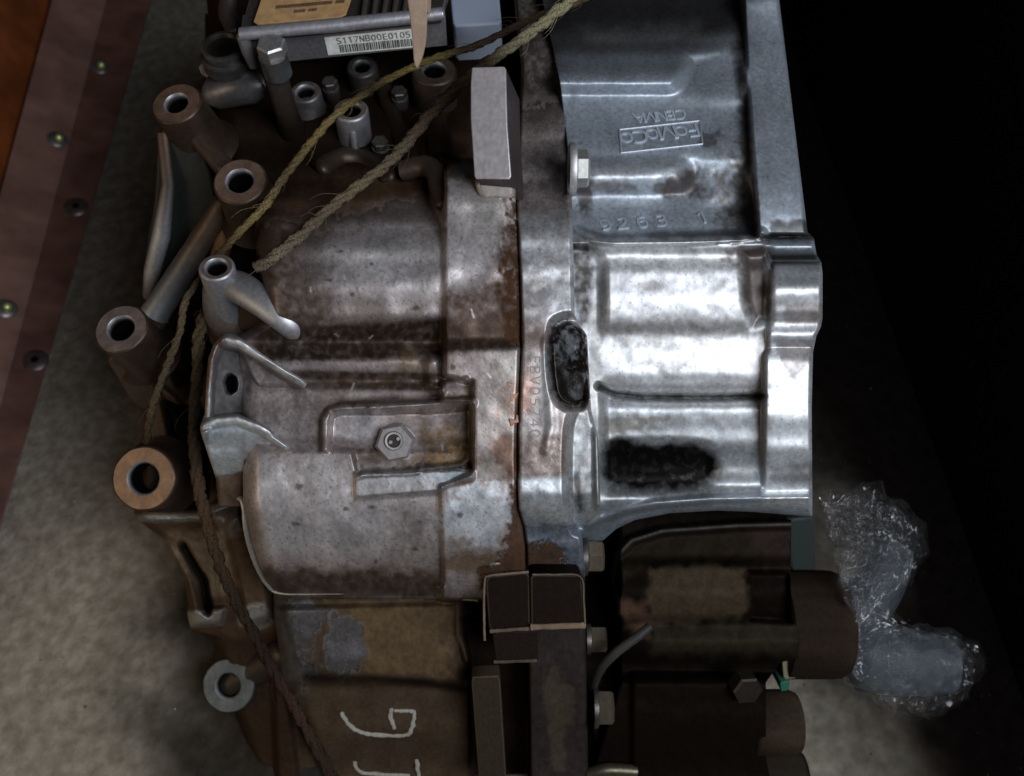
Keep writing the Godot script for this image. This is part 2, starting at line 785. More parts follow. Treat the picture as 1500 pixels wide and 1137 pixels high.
	func mesh(depth: float, kinds: Array) -> ArrayMesh:
		var nn := n + 2
		var mm := m + 2
		var pos := PackedVector3Array()
		pos.resize(nn * mm)
		var col := PackedColorArray()
		col.resize(nn * mm)
		var kk := PackedByteArray()
		kk.resize(nn * mm)
		for j in mm:
			for i in nn:
				var ii := clampi(i - 1, 0, n - 1)
				var jj := clampi(j - 1, 0, m - 1)
				var q := jj * n + ii
				var xx := x[q]
				var yy := y[q]
				var hh := h[q]
				if i == 0 or i == nn - 1 or j == 0 or j == mm - 1:
					hh -= depth
					xx += 3.0 if i == 0 else -3.0 if i == nn - 1 else 0.0
					yy += 3.0 if j == 0 else -3.0 if j == mm - 1 else 0.0
				pos[j * nn + i] = host.spot(xx, yy, hh)
				col[j * nn + i] = c[q]
				kk[j * nn + i] = k[q]
		var nor := PackedVector3Array()
		nor.resize(nn * mm)
		for j in mm:
			var ja := maxi(j - 1, 0) * nn
			var jb := mini(j + 1, mm - 1) * nn
			for i in nn:
				var ex := pos[j * nn + mini(i + 1, nn - 1)] - pos[j * nn + maxi(i - 1, 0)]
				var ey := pos[jb + i] - pos[ja + i]
				nor[j * nn + i] = ey.cross(ex).normalized()
		var out := ArrayMesh.new()
		for kind in kinds.size():
			var new_id := PackedInt32Array()
			new_id.resize(nn * mm)
			new_id.fill(-1)
			var v := PackedVector3Array()
			var vn := PackedVector3Array()
			var vc := PackedColorArray()
			var t := PackedInt32Array()
			for j in mm - 1:
				for i in nn - 1:
					var q := j * nn + i
					if kk[q] != kind:
						continue
					for w in [q, q + 1, q + nn + 1, q + nn]:
						if new_id[w] < 0:
							new_id[w] = v.size()
							v.append(pos[w])
							vn.append(nor[w])
							vc.append(col[w])
					t.append_array([new_id[q], new_id[q + 1], new_id[q + nn + 1], new_id[q], new_id[q + nn + 1], new_id[q + nn]])
			if t.is_empty():
				continue
			var a := []
			a.resize(Mesh.ARRAY_MAX)
			a[Mesh.ARRAY_VERTEX] = v
			a[Mesh.ARRAY_NORMAL] = vn
			a[Mesh.ARRAY_COLOR] = Solid.coded(vc)
			a[Mesh.ARRAY_INDEX] = t
			out.add_surface_from_arrays(Mesh.PRIMITIVE_TRIANGLES, a)
			out.surface_set_material(out.get_surface_count() - 1, host.mats[kinds[kind]])
		return out


# ------------------------------------------------------------------ the gearbox
const DULL := Color(0.43, 0.375, 0.365)
const PALE := Color(0.58, 0.55, 0.56)
const SILVER := Color(0.72, 0.73, 0.75)
const BLUISH := Color(0.42, 0.47, 0.53)
const BROWN := Color(0.058, 0.029, 0.015)
const RUST := Color(0.19, 0.095, 0.05)
const TAN := Color(0.22, 0.145, 0.08)
const BLACK := Color(0.010, 0.007, 0.0055)
const FACE := Color(0.26, 0.155, 0.105)
const KINDS := ["oxidised", "clean", "oil", "grime"]


var case_sheet: Casting
var housing_sheet: Casting
var flange_sheet: Casting


func make_gearbox() -> void:
	var g := Node3D.new()
	g.name = "gearbox"
	add_child(g)
	g.position = Vector3(0.02, 0.0, 0.0)
	tag(g, "greasy cast aluminium car gearbox lying on the concrete floor, clean towards its right end", "gearbox")
	gear_case(g)
	joint_flange(g)
	clutch_housing(g)
	lower_housing(g)
	end_cover(g)
	bosses(g)
	brackets(g)
	top_fittings(g)
	control_unit(g)
	lettering(g)
	small_fittings(g)


func gear_case(g: Node3D) -> void:
	var f := Casting.new(self,
		[[-20, 300], [250, 330], [330, 372], [470, 385], [500, 335], [560, 348], [640, 352], [660, 355], [735, 356], [800, 370], [850, 388], [868, 402], [876, 398], [1000, 415], [1137, 470]],
		[[-20, 752], [100, 764], [260, 757], [300, 755], [335, 757], [500, 763], [640, 757], [745, 757], [770, 765], [800, 769], [950, 773], [1137, 775]],
		[[300, -15], [775, -15]], [[300, 1150], [775, 1150]], 2.0, DULL, 0)
	f.level(f.all(), [[-20, -215], [100, -165], [200, -115], [260, -78], [300, -46], [330, -22], [370, -7], [420, -1], [460, -5], [485, -14], [500, -21], [512, -18], [528, -13], [545, -15], [556, -20], [575, -16], [640, -10], [656, -6], [670, -4], [868, -84], [873, -88], [885, -92], [960, -98], [1000, -106], [1006, -114], [1060, -122], [1137, -150]])
	f.barrel(f.inside([[280, 660], [800, 660], [800, 869], [280, 869]], 4.0), 700, 171.0, -1.0)
	# the tall collar beside the joint
	f.level(f.inside([[650, 250], [657, 236], [790, 236], [790, 882], [648, 882], [645, 715], [692, 692], [692, 560], [650, 552]], 4.5), [[232, -64], [244, -32], [258, -17], [300, -9], [400, 2], [470, 4], [498, 2], [510, 8], [560, 8], [690, 7], [720, 6], [870, -60], [882, -86], [1000, -95], [1137, -140]])
	f.barrel(f.inside([[645, 712], [800, 706], [800, 878], [648, 878]], 4.0), 700, 181.0, 7.0)
	f.raise(f.inside([[628, 240], [650, 236], [650, 330], [634, 300]], 4.0), 12.0)
	# knob and step at the head of the pocket
	f.raise(f.inside([[622, 530], [632, 521], [645, 524], [648, 572], [636, 575], [624, 566]], 8.0), 12.0)
	f.raise(f.inside([[646, 558], [684, 555], [692, 562], [692, 590], [646, 588]], 3.5), 16.0)
	# the pocket round the drain nut, with a raised lip
	f.raise(f.inside([[486, 604], [690, 592], [690, 686], [524, 694], [516, 660], [482, 656]], 3.0), -8.0)
	f.raise(f.line([[477, 655], [477, 615], [484, 604], [500, 599], [548, 598]], 8.0, 1), 8.0)
	f.raise(f.line([[545, 599], [620, 596], [690, 590]], 8.0, 1), 10.0)
	f.raise(f.line([[620, 602], [688, 597]], 5.0, 1), 3.0)
	f.raise(f.inside([[519, 702], [530, 692], [608, 690], [614, 685], [680, 682], [694, 690], [694, 702], [655, 712], [640, 722], [520, 731]], 2.5), 7.0)
	f.raise(f.line([[522, 697], [535, 693], [610, 690], [616, 686], [676, 682], [686, 672], [689, 652]], 5.5, 1), 4.0)
	# foot of the collar, ledge above the lower case
	f.raise(f.inside([[640, 862], [652, 858], [654, 878], [640, 880]], 2.0), 8.0)
	f.raise(f.inside([[400, 890], [668, 884], [672, 1000], [420, 1000]], 6.0), 10.0)
	f.raise(f.line([[672, 880], [672, 930], [684, 965]], 9.0, 0), 12.0)
	f.raise(f.inside([[676, 905], [775, 905], [775, 1150], [690, 1150], [690, 985]], 4.0), -22.0)
	f.roll(1, 5.0, 7.0)
	f.roll(0, 26.0, 40.0)
	f.roughen(0.7, 0.012)
	f.blur(1)
	f.roughen(0.035, 0.13)
	# weathered skin: pale worn metal, brown oil film, rust, and shade painted into the hollows
	f.paint(f.all(), Color(0.20, 0.14, 0.115), 0.26, -1, 0.45, 0.008)
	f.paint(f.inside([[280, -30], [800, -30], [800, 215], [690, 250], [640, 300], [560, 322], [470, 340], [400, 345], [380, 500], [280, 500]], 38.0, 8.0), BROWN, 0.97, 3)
	f.paint(f.inside([[280, -30], [800, -30], [800, 150], [690, 190], [560, 245], [420, 300], [360, 420], [280, 500]], 34.0, 10.0), Color(0.016, 0.010, 0.007), 0.97, 3)  # near-black: oily, with the shade of the deep corner painted in
	f.paint(f.inside([[380, 330], [470, 335], [486, 420], [476, 480], [380, 500]], 20.0, 12.0), Color(0.10, 0.065, 0.045), 0.8, -1, 0.3)  # darker brown, with the soft shadow border left of the bulge painted in
	f.paint(f.patch(572, 385, 95, 50, 0.7, 0.15), PALE, 0.85, -1, 0.15)  # pale patch paints the highlight on the bulge
	f.paint(f.line([[400, 505], [560, 500], [700, 488], [765, 486]], 34.0, 2), Color(0.05, 0.03, 0.02), 0.95, -1, 0.3)  # soft shadow band of the groove, painted in brown
	f.paint(f.inside([[655, 425], [765, 400], [765, 506], [640, 508]], 12.0, 8.0), Color(0.085, 0.05, 0.035), 0.85, -1, 0.3)
	f.paint(f.inside([[734, 262], [770, 262], [770, 505], [742, 505], [728, 400]], 8.0, 9.0), BROWN, 0.95, 3, 0.3)
	f.paint(f.inside([[655, 270], [735, 262], [732, 350], [700, 420], [655, 410]], 14.0, 8.0), PALE, 0.7, -1, 0.3)
	f.paint(f.patch(715, 300, 34, 34, 0.3, 0.8, 0.0, 0.07), Color(0.50, 0.47, 0.44), 0.7, -1, 0.5)
	f.paint(f.patch(600, 535, 22, 16, 0.6, 0.6), TAN, 0.7)
	f.paint(f.line([[430, 556], [640, 560]], 17.0, 2), Color(0.07, 0.042, 0.028), 0.9, -1, 0.3)  # shade of the second groove, painted the same way
	f.paint(f.line([[470, 660], [468, 612], [478, 594], [500, 588], [690, 580]], 10.0, 0), Color(0.07, 0.04, 0.025), 0.85)
	f.paint(f.inside([[512, 668], [560, 655], [600, 675], [690, 640], [690, 690], [520, 700]], 9.0, 7.0), Color(0.075, 0.045, 0.022), 0.92, 3, 0.3)  # brown grime, with the shadow under the nut painted in
	f.paint(f.patch(650, 650, 42, 34, 0.4, 0.6), TAN, 0.75, -1, 0.4)
	f.paint(f.inside([[680, 560], [693, 560], [693, 690], [680, 690]], 4.0), Color(0.10, 0.06, 0.035), 0.8)
	f.paint(f.inside([[522, 702], [535, 697], [610, 695], [680, 688], [690, 696], [652, 710], [638, 720], [523, 729]], 4.0), Color(0.40, 0.47, 0.52), 0.85, 1)
	f.paint(f.line([[525, 697], [610, 690], [678, 682]], 4.0, 0), Color(0.55, 0.58, 0.6), 0.7, 1)
	f.paint(f.line([[477, 655], [477, 615], [486, 602], [500, 599], [620, 596], [690, 590]], 4.5, 0), Color(0.42, 0.40, 0.39), 0.7)
	f.paint(f.inside([[705, 520], [762, 512], [760, 640], [740, 700], [705, 690]], 10.0, 6.0), Color(0.36, 0.33, 0.30), 0.7, -1, 0.4)
	f.paint(f.patch(742, 668, 26, 34, 0.5, 0.4), Color(0.13, 0.06, 0.03), 0.85, -1)
	f.paint(f.patch(752, 590, 16, 26, 0.4, 0.7, 0.3), Color(0.34, 0.19, 0.13), 0.6, -1, 0.4)
	f.paint(f.inside([[358, 660], [640, 700], [640, 815], [378, 815]], 26.0, 8.0), PALE, 0.8, -1, 0.18)
	f.paint(f.patch(606, 780, 36, 60, 0.7, 0.4), Color(0.20, 0.15, 0.13), 0.5, -1, 0.3)
	f.paint(f.patch(700, 755, 52, 44, 0.25, 0.45), Color(0.66, 0.69, 0.73), 0.9, 0, 0.2)
	f.paint(f.patch(690, 828, 44, 20, 0.3, 0.7), TAN, 0.8)
	f.paint(f.patch(668, 855, 20, 16, 0.5, 0.3), Color(0.36, 0.34, 0.35), 0.7)
	f.paint(f.inside([[708, 870], [700, 835], [735, 812], [745, 780], [752, 700], [785, 700], [785, 905], [700, 905]], 5.0, 9.0, 0.05), BROWN, 0.97, 3)
	f.paint(f.inside([[375, 832], [650, 838], [650, 872], [380, 872]], 10.0, 6.0), Color(0.085, 0.05, 0.036), 0.9, -1, 0.2)
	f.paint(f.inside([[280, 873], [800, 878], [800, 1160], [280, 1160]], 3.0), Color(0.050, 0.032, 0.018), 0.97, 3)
	f.paint(f.inside([[480, 885], [655, 882], [650, 995], [500, 995]], 14.0, 12.0), Color(0.105, 0.070, 0.038), 0.85, 3, 0.4)
	f.paint(f.patch(415, 940, 40, 80, 0.5, 0.4), Color(0.115, 0.108, 0.098), 0.85, 0, 0.4)
	f.paint(f.patch(505, 945, 28, 46, 0.2, 0.35), Color(0.15, 0.145, 0.155), 0.9, 0)
	f.paint(f.patch(452, 905, 22, 22, 0.3, 0.5), Color(0.16, 0.15, 0.16), 0.8, 0)
	f.paint(f.line([[450, 992], [560, 994], [620, 1000], [690, 1012]], 12.0, 0), BLACK, 0.9)
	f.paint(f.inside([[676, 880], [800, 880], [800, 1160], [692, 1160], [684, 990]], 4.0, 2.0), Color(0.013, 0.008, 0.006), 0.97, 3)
	f.paint(f.patch(520, 625, 44, 20, 0.4, 0.5), PALE, 0.7, -1, 0.3)
	f.paint(f.patch(450, 600, 40, 44, 0.5, 0.5), Color(0.22, 0.18, 0.165), 0.7, -1, 0.4)
	f.blotch(0.20, 0.09, Color(0.11, 0.072, 0.052))
	for k in 16:
		var at := Vector2(rng.randf_range(400, 740), rng.randf_range(340, 840))
		var d := Vector2.from_angle(rng.randf_range(0, TAU)) * rng.randf_range(3, 13)
		f.paint(f.line([[at.x, at.y], [at.x + d.x, at.y + d.y]], 2.1, 0), Color(0.75, 0.74, 0.74), 0.8)
	for k in 22:
		f.paint(f.patch(rng.randf_range(400, 740), rng.randf_range(340, 840), rng.randf_range(2, 6), rng.randf_range(2, 5), 0.5, 0.8, 0.0, 0.1), Color(0.10, 0.07, 0.055), 0.8)
	f.speckle(0.60, 0.12, Color(0.08, 0.06, 0.05), 0.55)
	f.speckle(0.60, 0.3, Color(0.55, 0.54, 0.54), 0.3)
	case_sheet = f
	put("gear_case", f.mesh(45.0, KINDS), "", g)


func joint_flange(g: Node3D) -> void:
	var f := Casting.new(self,
		[[-20, 753], [100, 765], [260, 758], [300, 756], [335, 758], [500, 764], [640, 758], [745, 758], [770, 766], [800, 770], [950, 774], [1137, 776]],
		[[-20, 800], [90, 824], [200, 836], [330, 839], [462, 842], [478, 852], [492, 860], [600, 866], [640, 876], [740, 880], [762, 866], [785, 853], [840, 857], [930, 858], [1137, 862]],
		[[753, -15], [880, -15]], [[753, 1150], [880, 1150]], 1.7, DULL, 0)
	f.level(f.all(), [[-20, -150], [100, -98], [200, -62], [260, -44], [288, -37], [304, -32], [322, -18], [338, -10], [350, -7], [400, -1], [480, 5], [505, 8], [560, 8], [690, 7], [706, 9], [722, 9], [740, 5], [756, -2], [766, -8], [774, -14], [790, -18], [840, -36], [846, -60], [960, -75], [1137, -115]])
	f.raise(f.inside(Casting.eased([[803, 478], [820, 462], [850, 462], [864, 500], [866, 580], [852, 600], [822, 598], [806, 570]]), 7.0), -20.0)
	f.raise(f.inside(Casting.eased([[832, 775], [830, 660], [834, 610], [850, 592], [895, 590], [895, 760], [862, 785]]), 9.0), -15.0)
	f.raise(f.line([[876, 600], [878, 740]], 10.0, 0), 8.0)
	f.raise(f.line([[800, 500], [804, 560], [808, 625], [800, 660]], 11.0, 0), 1.2)
	f.roll(0, 5.0, 7.0)
	f.roll(1, 7.0, 8.0)
	f.roughen(0.35, 0.022)
	f.blur(1)
	f.raise(f.line([[826, 486], [846, 520]], 26.0, 0, 0.25), 6.0)
	f.roughen(0.022, 0.18)
	f.paint(f.inside([[740, -30], [900, -30], [900, 190], [740, 190]], 30.0, 10.0), Color(0.05, 0.04, 0.035), 0.95, 3, 0.2)
	f.paint(f.inside([[740, 150], [840, 150], [840, 310], [740, 316]], 22.0, 6.0), Color(0.20, 0.165, 0.155), 0.8, 0, 0.3)
	f.paint(f.inside([[750, 318], [845, 312], [845, 475], [800, 480], [752, 450]], 12.0, 5.0), SILVER, 0.9, 1, 0.3)
	f.paint(f.patch(772, 440, 26, 50, 0.5, 0.4), Color(0.36, 0.33, 0.32), 0.7)
	f.paint(f.inside([[750, 470], [806, 470], [812, 515], [750, 512]], 12.0, 6.0), Color(0.17, 0.12, 0.10), 0.7, 0)
	f.paint(f.inside([[750, 512], [803, 512], [806, 640], [750, 640]], 10.0, 4.0), Color(0.35, 0.32, 0.31), 0.85, 0, 0.3)
	f.paint(f.patch(775, 560, 16, 34, 0.5, 0.6), Color(0.36, 0.25, 0.21), 0.6)
	f.paint(f.patch(764, 588, 13, 30, 0.5, 0.8, 0.3, 0.08), Color(0.36, 0.19, 0.13), 0.6)
	f.paint(f.line([[798, 520], [803, 630]], 10.0, 0), Color(0.46, 0.50, 0.53), 0.8, 1)
	f.paint(f.inside([[750, 645], [836, 632], [838, 700], [750, 702]], 10.0, 5.0), Color(0.19, 0.145, 0.125), 0.85, 0, 0.3)
	f.paint(f.inside([[752, 700], [845, 698], [848, 768], [760, 770]], 6.0, 3.0), Color(0.64, 0.68, 0.72), 0.92, 1, 0.15)
	f.paint(f.inside([[760, 770], [870, 766], [860, 845], [765, 845]], 3.0), Color(0.30, 0.36, 0.44), 0.9, 1)
	f.paint(f.inside([[765, 800], [800, 792], [825, 800], [828, 826], [850, 838], [850, 850], [765, 850]], 5.0, 7.0, 0.06), BROWN, 0.97, 3)
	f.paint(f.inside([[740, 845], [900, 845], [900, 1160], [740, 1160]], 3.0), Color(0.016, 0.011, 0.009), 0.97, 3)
	f.paint(f.inside([[796, 1000], [812, 970], [822, 1000], [842, 1008], [842, 1060], [826, 1062], [828, 1130], [812, 1130], [800, 1050]], 4.0, 3.0), Color(0.05, 0.04, 0.028), 0.9, 3)
	f.paint(f.inside([[834, 760], [832, 650], [840, 605], [890, 600], [890, 750], [860, 770]], 5.0), Color(0.34, 0.36, 0.37), 0.85, 0, 0.3)
	f.paint(f.line([[846, 700], [850, 745]], 12.0, 0, 0.4), Color(0.04, 0.035, 0.03), 0.9)
	f.paint(f.inside(Casting.eased([[802, 484], [820, 470], [846, 470], [864, 505], [864, 580], [850, 598], [822, 596], [804, 566]]), 5.0, 3.0, 0.06), BLACK * 0.7, 1.0, 2)
	f.paint(f.patch(832, 506, 15, 20, 0.6, 0.7, 0.0, 0.09), Color(0.14, 0.145, 0.155), 0.7, -1, 0.2, 0.1)  # paler patch painted as glints on the wet oil
	f.paint(f.line([[842, 210], [845, 460]], 5.0, 0), BLACK, 0.8)
	f.blotch(0.2, 0.15, Color(0.14, 0.10, 0.08))
	f.speckle(0.62, 0.13, Color(0.08, 0.065, 0.055), 0.5)
	f.speckle(0.5, 0.3, Color(0.6, 0.6, 0.6), 0.3)
	flange_sheet = f
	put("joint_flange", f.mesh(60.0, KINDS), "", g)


func clutch_housing(g: Node3D) -> void:
	var f := Casting.new(self,
		[[-20, 790], [120, 820], [220, 832], [780, 836]],
		[[-20, 1139], [340, 1183], [348, 1192], [372, 1196], [384, 1203], [400, 1205], [466, 1205], [478, 1203], [492, 1196], [516, 1191], [600, 1189], [720, 1190], [800, 1190]],
		[[790, -15], [1205, -15]], [[790, 800], [845, 792], [868, 775], [900, 762], [960, 752], [1040, 748], [1100, 750], [1205, 757]], 1.8, Color(0.42, 0.47, 0.53), 0)
	f.level(f.all(), [[-20, -135], [60, -102], [88, -91], [98, -84], [105, -73], [118, -67], [127, -67], [134, -75], [140, -77], [150, -74], [232, -50], [243, -41], [258, -38], [272, -41], [286, -47], [300, -46], [336, -35], [343, -31], [350, -12], [356, -8], [364, -10], [374, -13], [402, -9], [436, -7.5], [468, -10.5], [496, -16], [514, -17], [545, -17.5], [566, -21], [574, -25], [581, -31], [588, -27], [598, -24], [640, -28], [690, -39], [712, -43], [722, -38], [732, -34], [739, -38], [746, -44], [752, -54], [800, -90]])
	f.level(f.inside([[1010, 84], [1075, 60], [1100, 160], [985, 150]], 14.0), [[-20, -140], [80, -97], [150, -74], [300, -46]])
	f.level(f.inside([[1000, 225], [1100, 225], [1105, 300], [1012, 300]], 16.0), [[150, -74], [232, -50], [300, -46], [336, -35]])
	# the end flange on the right
	f.level(f.inside([[1086, -40], [1230, -40], [1230, 347], [1111, 347]], 3.0), [[-20, -104], [0, -97], [338, -11]])
	f.level(f.inside([[1116, 345], [1230, 345], [1230, 392], [1130, 392]], 2.5), [[343, -44], [350, -20], [358, -9], [366, -10], [374, -22], [380, -44], [392, -36]])
	f.level(f.inside([[1131, 386], [1230, 386], [1230, 510], [1124, 510]], 3.5), [[384, -24], [394, -6], [424, 3], [456, -2], [472, -8], [480, -8], [490, -5], [500, -9], [515, -14]])
	f.level(f.inside([[1120, 520], [1128, 508], [1230, 508], [1230, 726], [1118, 726]], 4.0), [[505, -12], [530, -8], [600, -11], [650, -18], [695, -31], [722, -44]])
	# flank beside the joint, and the rim that curls out of it
	f.level(f.inside([[800, 355], [868, 360], [884, 385], [884, 742], [850, 775], [800, 775]], 10.0), [[350, -17], [480, -16], [600, -19], [740, -34], [775, -48]])
	f.raise(f.line([[834, 316], [850, 336], [872, 348], [900, 353], [1000, 351], [1116, 343]], 9.0, 1), 7.0)
	f.raise(f.line([[876, 566], [900, 577], [940, 582], [1040, 583], [1118, 580]], 7.0, 0), -7.0)
	f.raise(f.inside([[1088, 368], [1126, 366], [1126, 470], [1104, 476], [1092, 440]], 12.0), -6.0)
	f.raise(f.inside(Casting.eased([[886, 665], [905, 652], [1020, 652], [1046, 664], [1048, 690], [1034, 708], [905, 712], [886, 702]]), 16.0), -7.0)
	f.raise(f.line([[850, 778], [880, 760], [920, 747], [960, 738], [1040, 731], [1190, 727]], 9.0, 0), 7.0)
	f.raise(f.patch(1003, 268, 30, 24, 0.7, 0.1), -4.0)
	f.roll(1, 6.0, 8.0)
	f.roll(3, 5.0, 8.0)
	f.roughen(0.3, 0.02)
	f.blur(1)
	f.roughen(0.014, 0.18)
	# skin
	f.paint(f.inside([[780, -40], [1095, -40], [1095, 60], [1000, 84], [830, 90], [780, 140]], 34.0), Color(0.03, 0.027, 0.026), 0.96, 0)  # darkening towards the top edge paints in the shade there
	f.paint(f.inside([[850, 40], [1020, 30], [1030, 62], [860, 72]], 14.0, 6.0), Color(0.11, 0.108, 0.11), 0.8, 0)
	f.paint(f.inside([[840, 345], [1120, 352], [1120, 600], [860, 600]], 14.0), SILVER, 0.9, 1)
	f.paint(f.inside([[886, 372], [1086, 366], [1120, 500], [1116, 574], [890, 570]], 8.0, 4.0), Color(0.74, 0.75, 0.77), 0.9, 1, 0.15)
	for k in 14:
		f.paint(f.patch(rng.randf_range(890, 1090), rng.randf_range(370, 570), rng.randf_range(6, 26), rng.randf_range(3, 9), 0.6, 0.8, 0.0, 0.06), Color(0.40, 0.38, 0.37), 0.55)
	f.paint(f.inside([[890, 470], [1100, 462], [1100, 500], [890, 502]], 12.0, 6.0), Color(0.36, 0.34, 0.33), 0.6, -1, 0.3)  # grey band paints the dimmer side where the bulge turns away
	f.paint(f.inside([[1128, 505], [1230, 505], [1230, 740], [1120, 740]], 6.0, 3.0), Color(0.84, 0.87, 0.90), 0.92, 1)
	f.paint(f.inside([[1130, 386], [1230, 386], [1230, 500], [1130, 500]], 5.0), SILVER, 0.8, 1)
	f.paint(f.inside([[1150, 445], [1230, 445], [1230, 476], [1150, 476]], 5.0, 3.0), Color(0.26, 0.21, 0.19), 0.7, 0)
	f.paint(f.inside([[1138, 500], [1192, 498], [1188, 528], [1165, 556], [1145, 540]], 3.0, 4.0), Color(0.33, 0.30, 0.29), 0.85, 0)
	f.paint(f.inside([[1082, 362], [1128, 356], [1128, 470], [1104, 480], [1088, 440]], 11.0, 6.0), Color(0.085, 0.062, 0.052), 0.95, 0)
	f.paint(f.inside([[1106, 500], [1128, 490], [1124, 690], [1108, 680]], 9.0, 4.0), Color(0.26, 0.23, 0.21), 0.7, -1)
	f.paint(f.inside([[1110, 344], [1230, 344], [1230, 352], [1112, 352]], 3.0, 2.0), BLACK, 0.95, 3)
	f.paint(f.inside([[1130, 374], [1230, 372], [1230, 386], [1130, 388]], 3.0), Color(0.03, 0.025, 0.022), 0.9, 3)
	f.paint(f.inside([[1128, 325], [1182, 322], [1190, 346], [1125, 346]], 4.0, 5.0), Color(0.06, 0.055, 0.05), 0.85, 0)
	f.paint(f.line([[1078, 20], [1105, 345]], 15.0, 0, 0.3), Color(0.06, 0.048, 0.04), 0.85, -1, 0.2)
	f.paint(f.patch(1075, 290, 26, 80, 0.6, 0.6), Color(0.16, 0.13, 0.11), 0.6, -1, 0.5)
	f.paint(f.inside([[838, 330], [900, 343], [1110, 336], [1110, 347], [880, 350]], 5.0, 3.0), Color(0.04, 0.035, 0.03), 0.85)
	f.paint(f.patch(1003, 268, 30, 22, 0.25, 0.35), Color(0.075, 0.06, 0.055), 0.92, 0)
	f.paint(f.patch(972, 276, 16, 9, 0.4, 0.7), Color(0.10, 0.085, 0.08), 0.8)
	f.paint(f.patch(880, 275, 36, 12, 0.5, 0.8), Color(0.15, 0.125, 0.11), 0.7)
	f.paint(f.patch(855, 285, 14, 26, 0.4, 0.6), Color(0.07, 0.055, 0.05), 0.85)
	f.paint(f.inside([[872, 242], [1000, 232], [1000, 256], [872, 264]], 8.0, 3.0), Color(0.60, 0.62, 0.65), 0.7)
	f.paint(f.patch(1040, 205, 14, 12, 0.4, 0.8), Color(0.10, 0.09, 0.09), 0.7)
	f.paint(f.inside([[836, 352], [862, 356], [872, 400], [866, 480], [840, 480]], 8.0, 6.0), Color(0.05, 0.042, 0.038), 0.9, 0, 0.2)
	f.paint(f.inside([[862, 470], [884, 400], [886, 560], [880, 760], [856, 770]], 6.0, 3.0), Color(0.36, 0.355, 0.345), 0.85, 0, 0.2)
	f.paint(f.line([[878, 568], [900, 577], [940, 582], [1040, 583], [1118, 580]], 6.0, 0, 0.3), BLACK, 0.95, 3)
	f.paint(f.inside([[884, 600], [1110, 596], [1115, 720], [884, 740]], 10.0, 5.0), Color(0.46, 0.46, 0.45), 0.6, 1, 0.4)
	f.paint(f.inside([[886, 610], [985, 612], [900, 640], [886, 650]], 8.0, 12.0, 0.06), Color(0.22, 0.19, 0.15), 0.7, 0)
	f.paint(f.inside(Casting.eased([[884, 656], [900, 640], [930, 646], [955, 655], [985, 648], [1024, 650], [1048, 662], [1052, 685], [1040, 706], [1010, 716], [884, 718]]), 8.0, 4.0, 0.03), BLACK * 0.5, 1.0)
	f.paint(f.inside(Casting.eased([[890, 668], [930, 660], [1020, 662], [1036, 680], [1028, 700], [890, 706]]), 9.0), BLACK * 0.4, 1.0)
	f.paint(f.line([[850, 778], [880, 764], [920, 752], [960, 744], [1040, 738]], 9.0, 0, 0.2), Color(0.30, 0.33, 0.36), 0.85, 0)
	f.paint(f.inside([[1130, 690], [1195, 672], [1195, 705], [1120, 712]], 8.0, 6.0), Color(0.24, 0.22, 0.21), 0.6)
	f.blotch(0.10, 0.04, Color(0.16, 0.14, 0.13))
	f.speckle(0.66, 0.12, Color(0.10, 0.085, 0.075), 0.5)
	housing_sheet = f
	put("clutch_housing", f.mesh(50.0, KINDS), "", g)


func lower_housing(g: Node3D) -> void:
	var dark := Color(0.0065, 0.0045, 0.0032)  # near-black: grimy metal, with the shade of the overhang painted in
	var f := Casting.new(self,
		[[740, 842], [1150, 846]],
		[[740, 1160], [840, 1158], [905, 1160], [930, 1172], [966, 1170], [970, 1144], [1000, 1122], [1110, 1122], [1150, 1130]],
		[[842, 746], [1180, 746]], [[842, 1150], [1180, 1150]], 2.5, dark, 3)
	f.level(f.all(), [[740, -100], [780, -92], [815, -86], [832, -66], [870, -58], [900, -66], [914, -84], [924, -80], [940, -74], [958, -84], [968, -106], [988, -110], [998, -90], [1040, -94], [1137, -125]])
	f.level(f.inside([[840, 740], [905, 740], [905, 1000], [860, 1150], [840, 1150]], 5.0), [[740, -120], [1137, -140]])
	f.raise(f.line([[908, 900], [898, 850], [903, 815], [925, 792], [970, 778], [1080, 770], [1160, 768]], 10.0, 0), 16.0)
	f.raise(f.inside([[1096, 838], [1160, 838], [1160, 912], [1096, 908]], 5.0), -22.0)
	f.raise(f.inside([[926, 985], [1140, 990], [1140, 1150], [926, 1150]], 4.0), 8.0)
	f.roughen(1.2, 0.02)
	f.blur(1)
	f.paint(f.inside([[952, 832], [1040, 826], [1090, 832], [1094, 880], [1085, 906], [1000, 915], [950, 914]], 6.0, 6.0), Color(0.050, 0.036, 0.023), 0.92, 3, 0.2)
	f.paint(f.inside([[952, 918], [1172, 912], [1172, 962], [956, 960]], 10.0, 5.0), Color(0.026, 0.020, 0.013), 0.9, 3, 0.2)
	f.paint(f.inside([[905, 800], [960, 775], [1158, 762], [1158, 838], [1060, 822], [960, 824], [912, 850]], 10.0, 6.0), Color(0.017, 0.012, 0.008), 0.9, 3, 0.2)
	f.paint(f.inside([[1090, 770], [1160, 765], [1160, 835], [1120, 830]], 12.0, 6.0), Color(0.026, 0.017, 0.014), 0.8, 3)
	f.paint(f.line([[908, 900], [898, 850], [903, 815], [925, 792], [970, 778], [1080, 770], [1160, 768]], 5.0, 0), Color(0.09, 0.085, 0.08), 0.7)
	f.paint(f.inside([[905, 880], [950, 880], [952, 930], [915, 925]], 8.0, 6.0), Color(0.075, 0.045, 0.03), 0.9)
	put("lower_housing", f.mesh(45.0, KINDS), "", g)


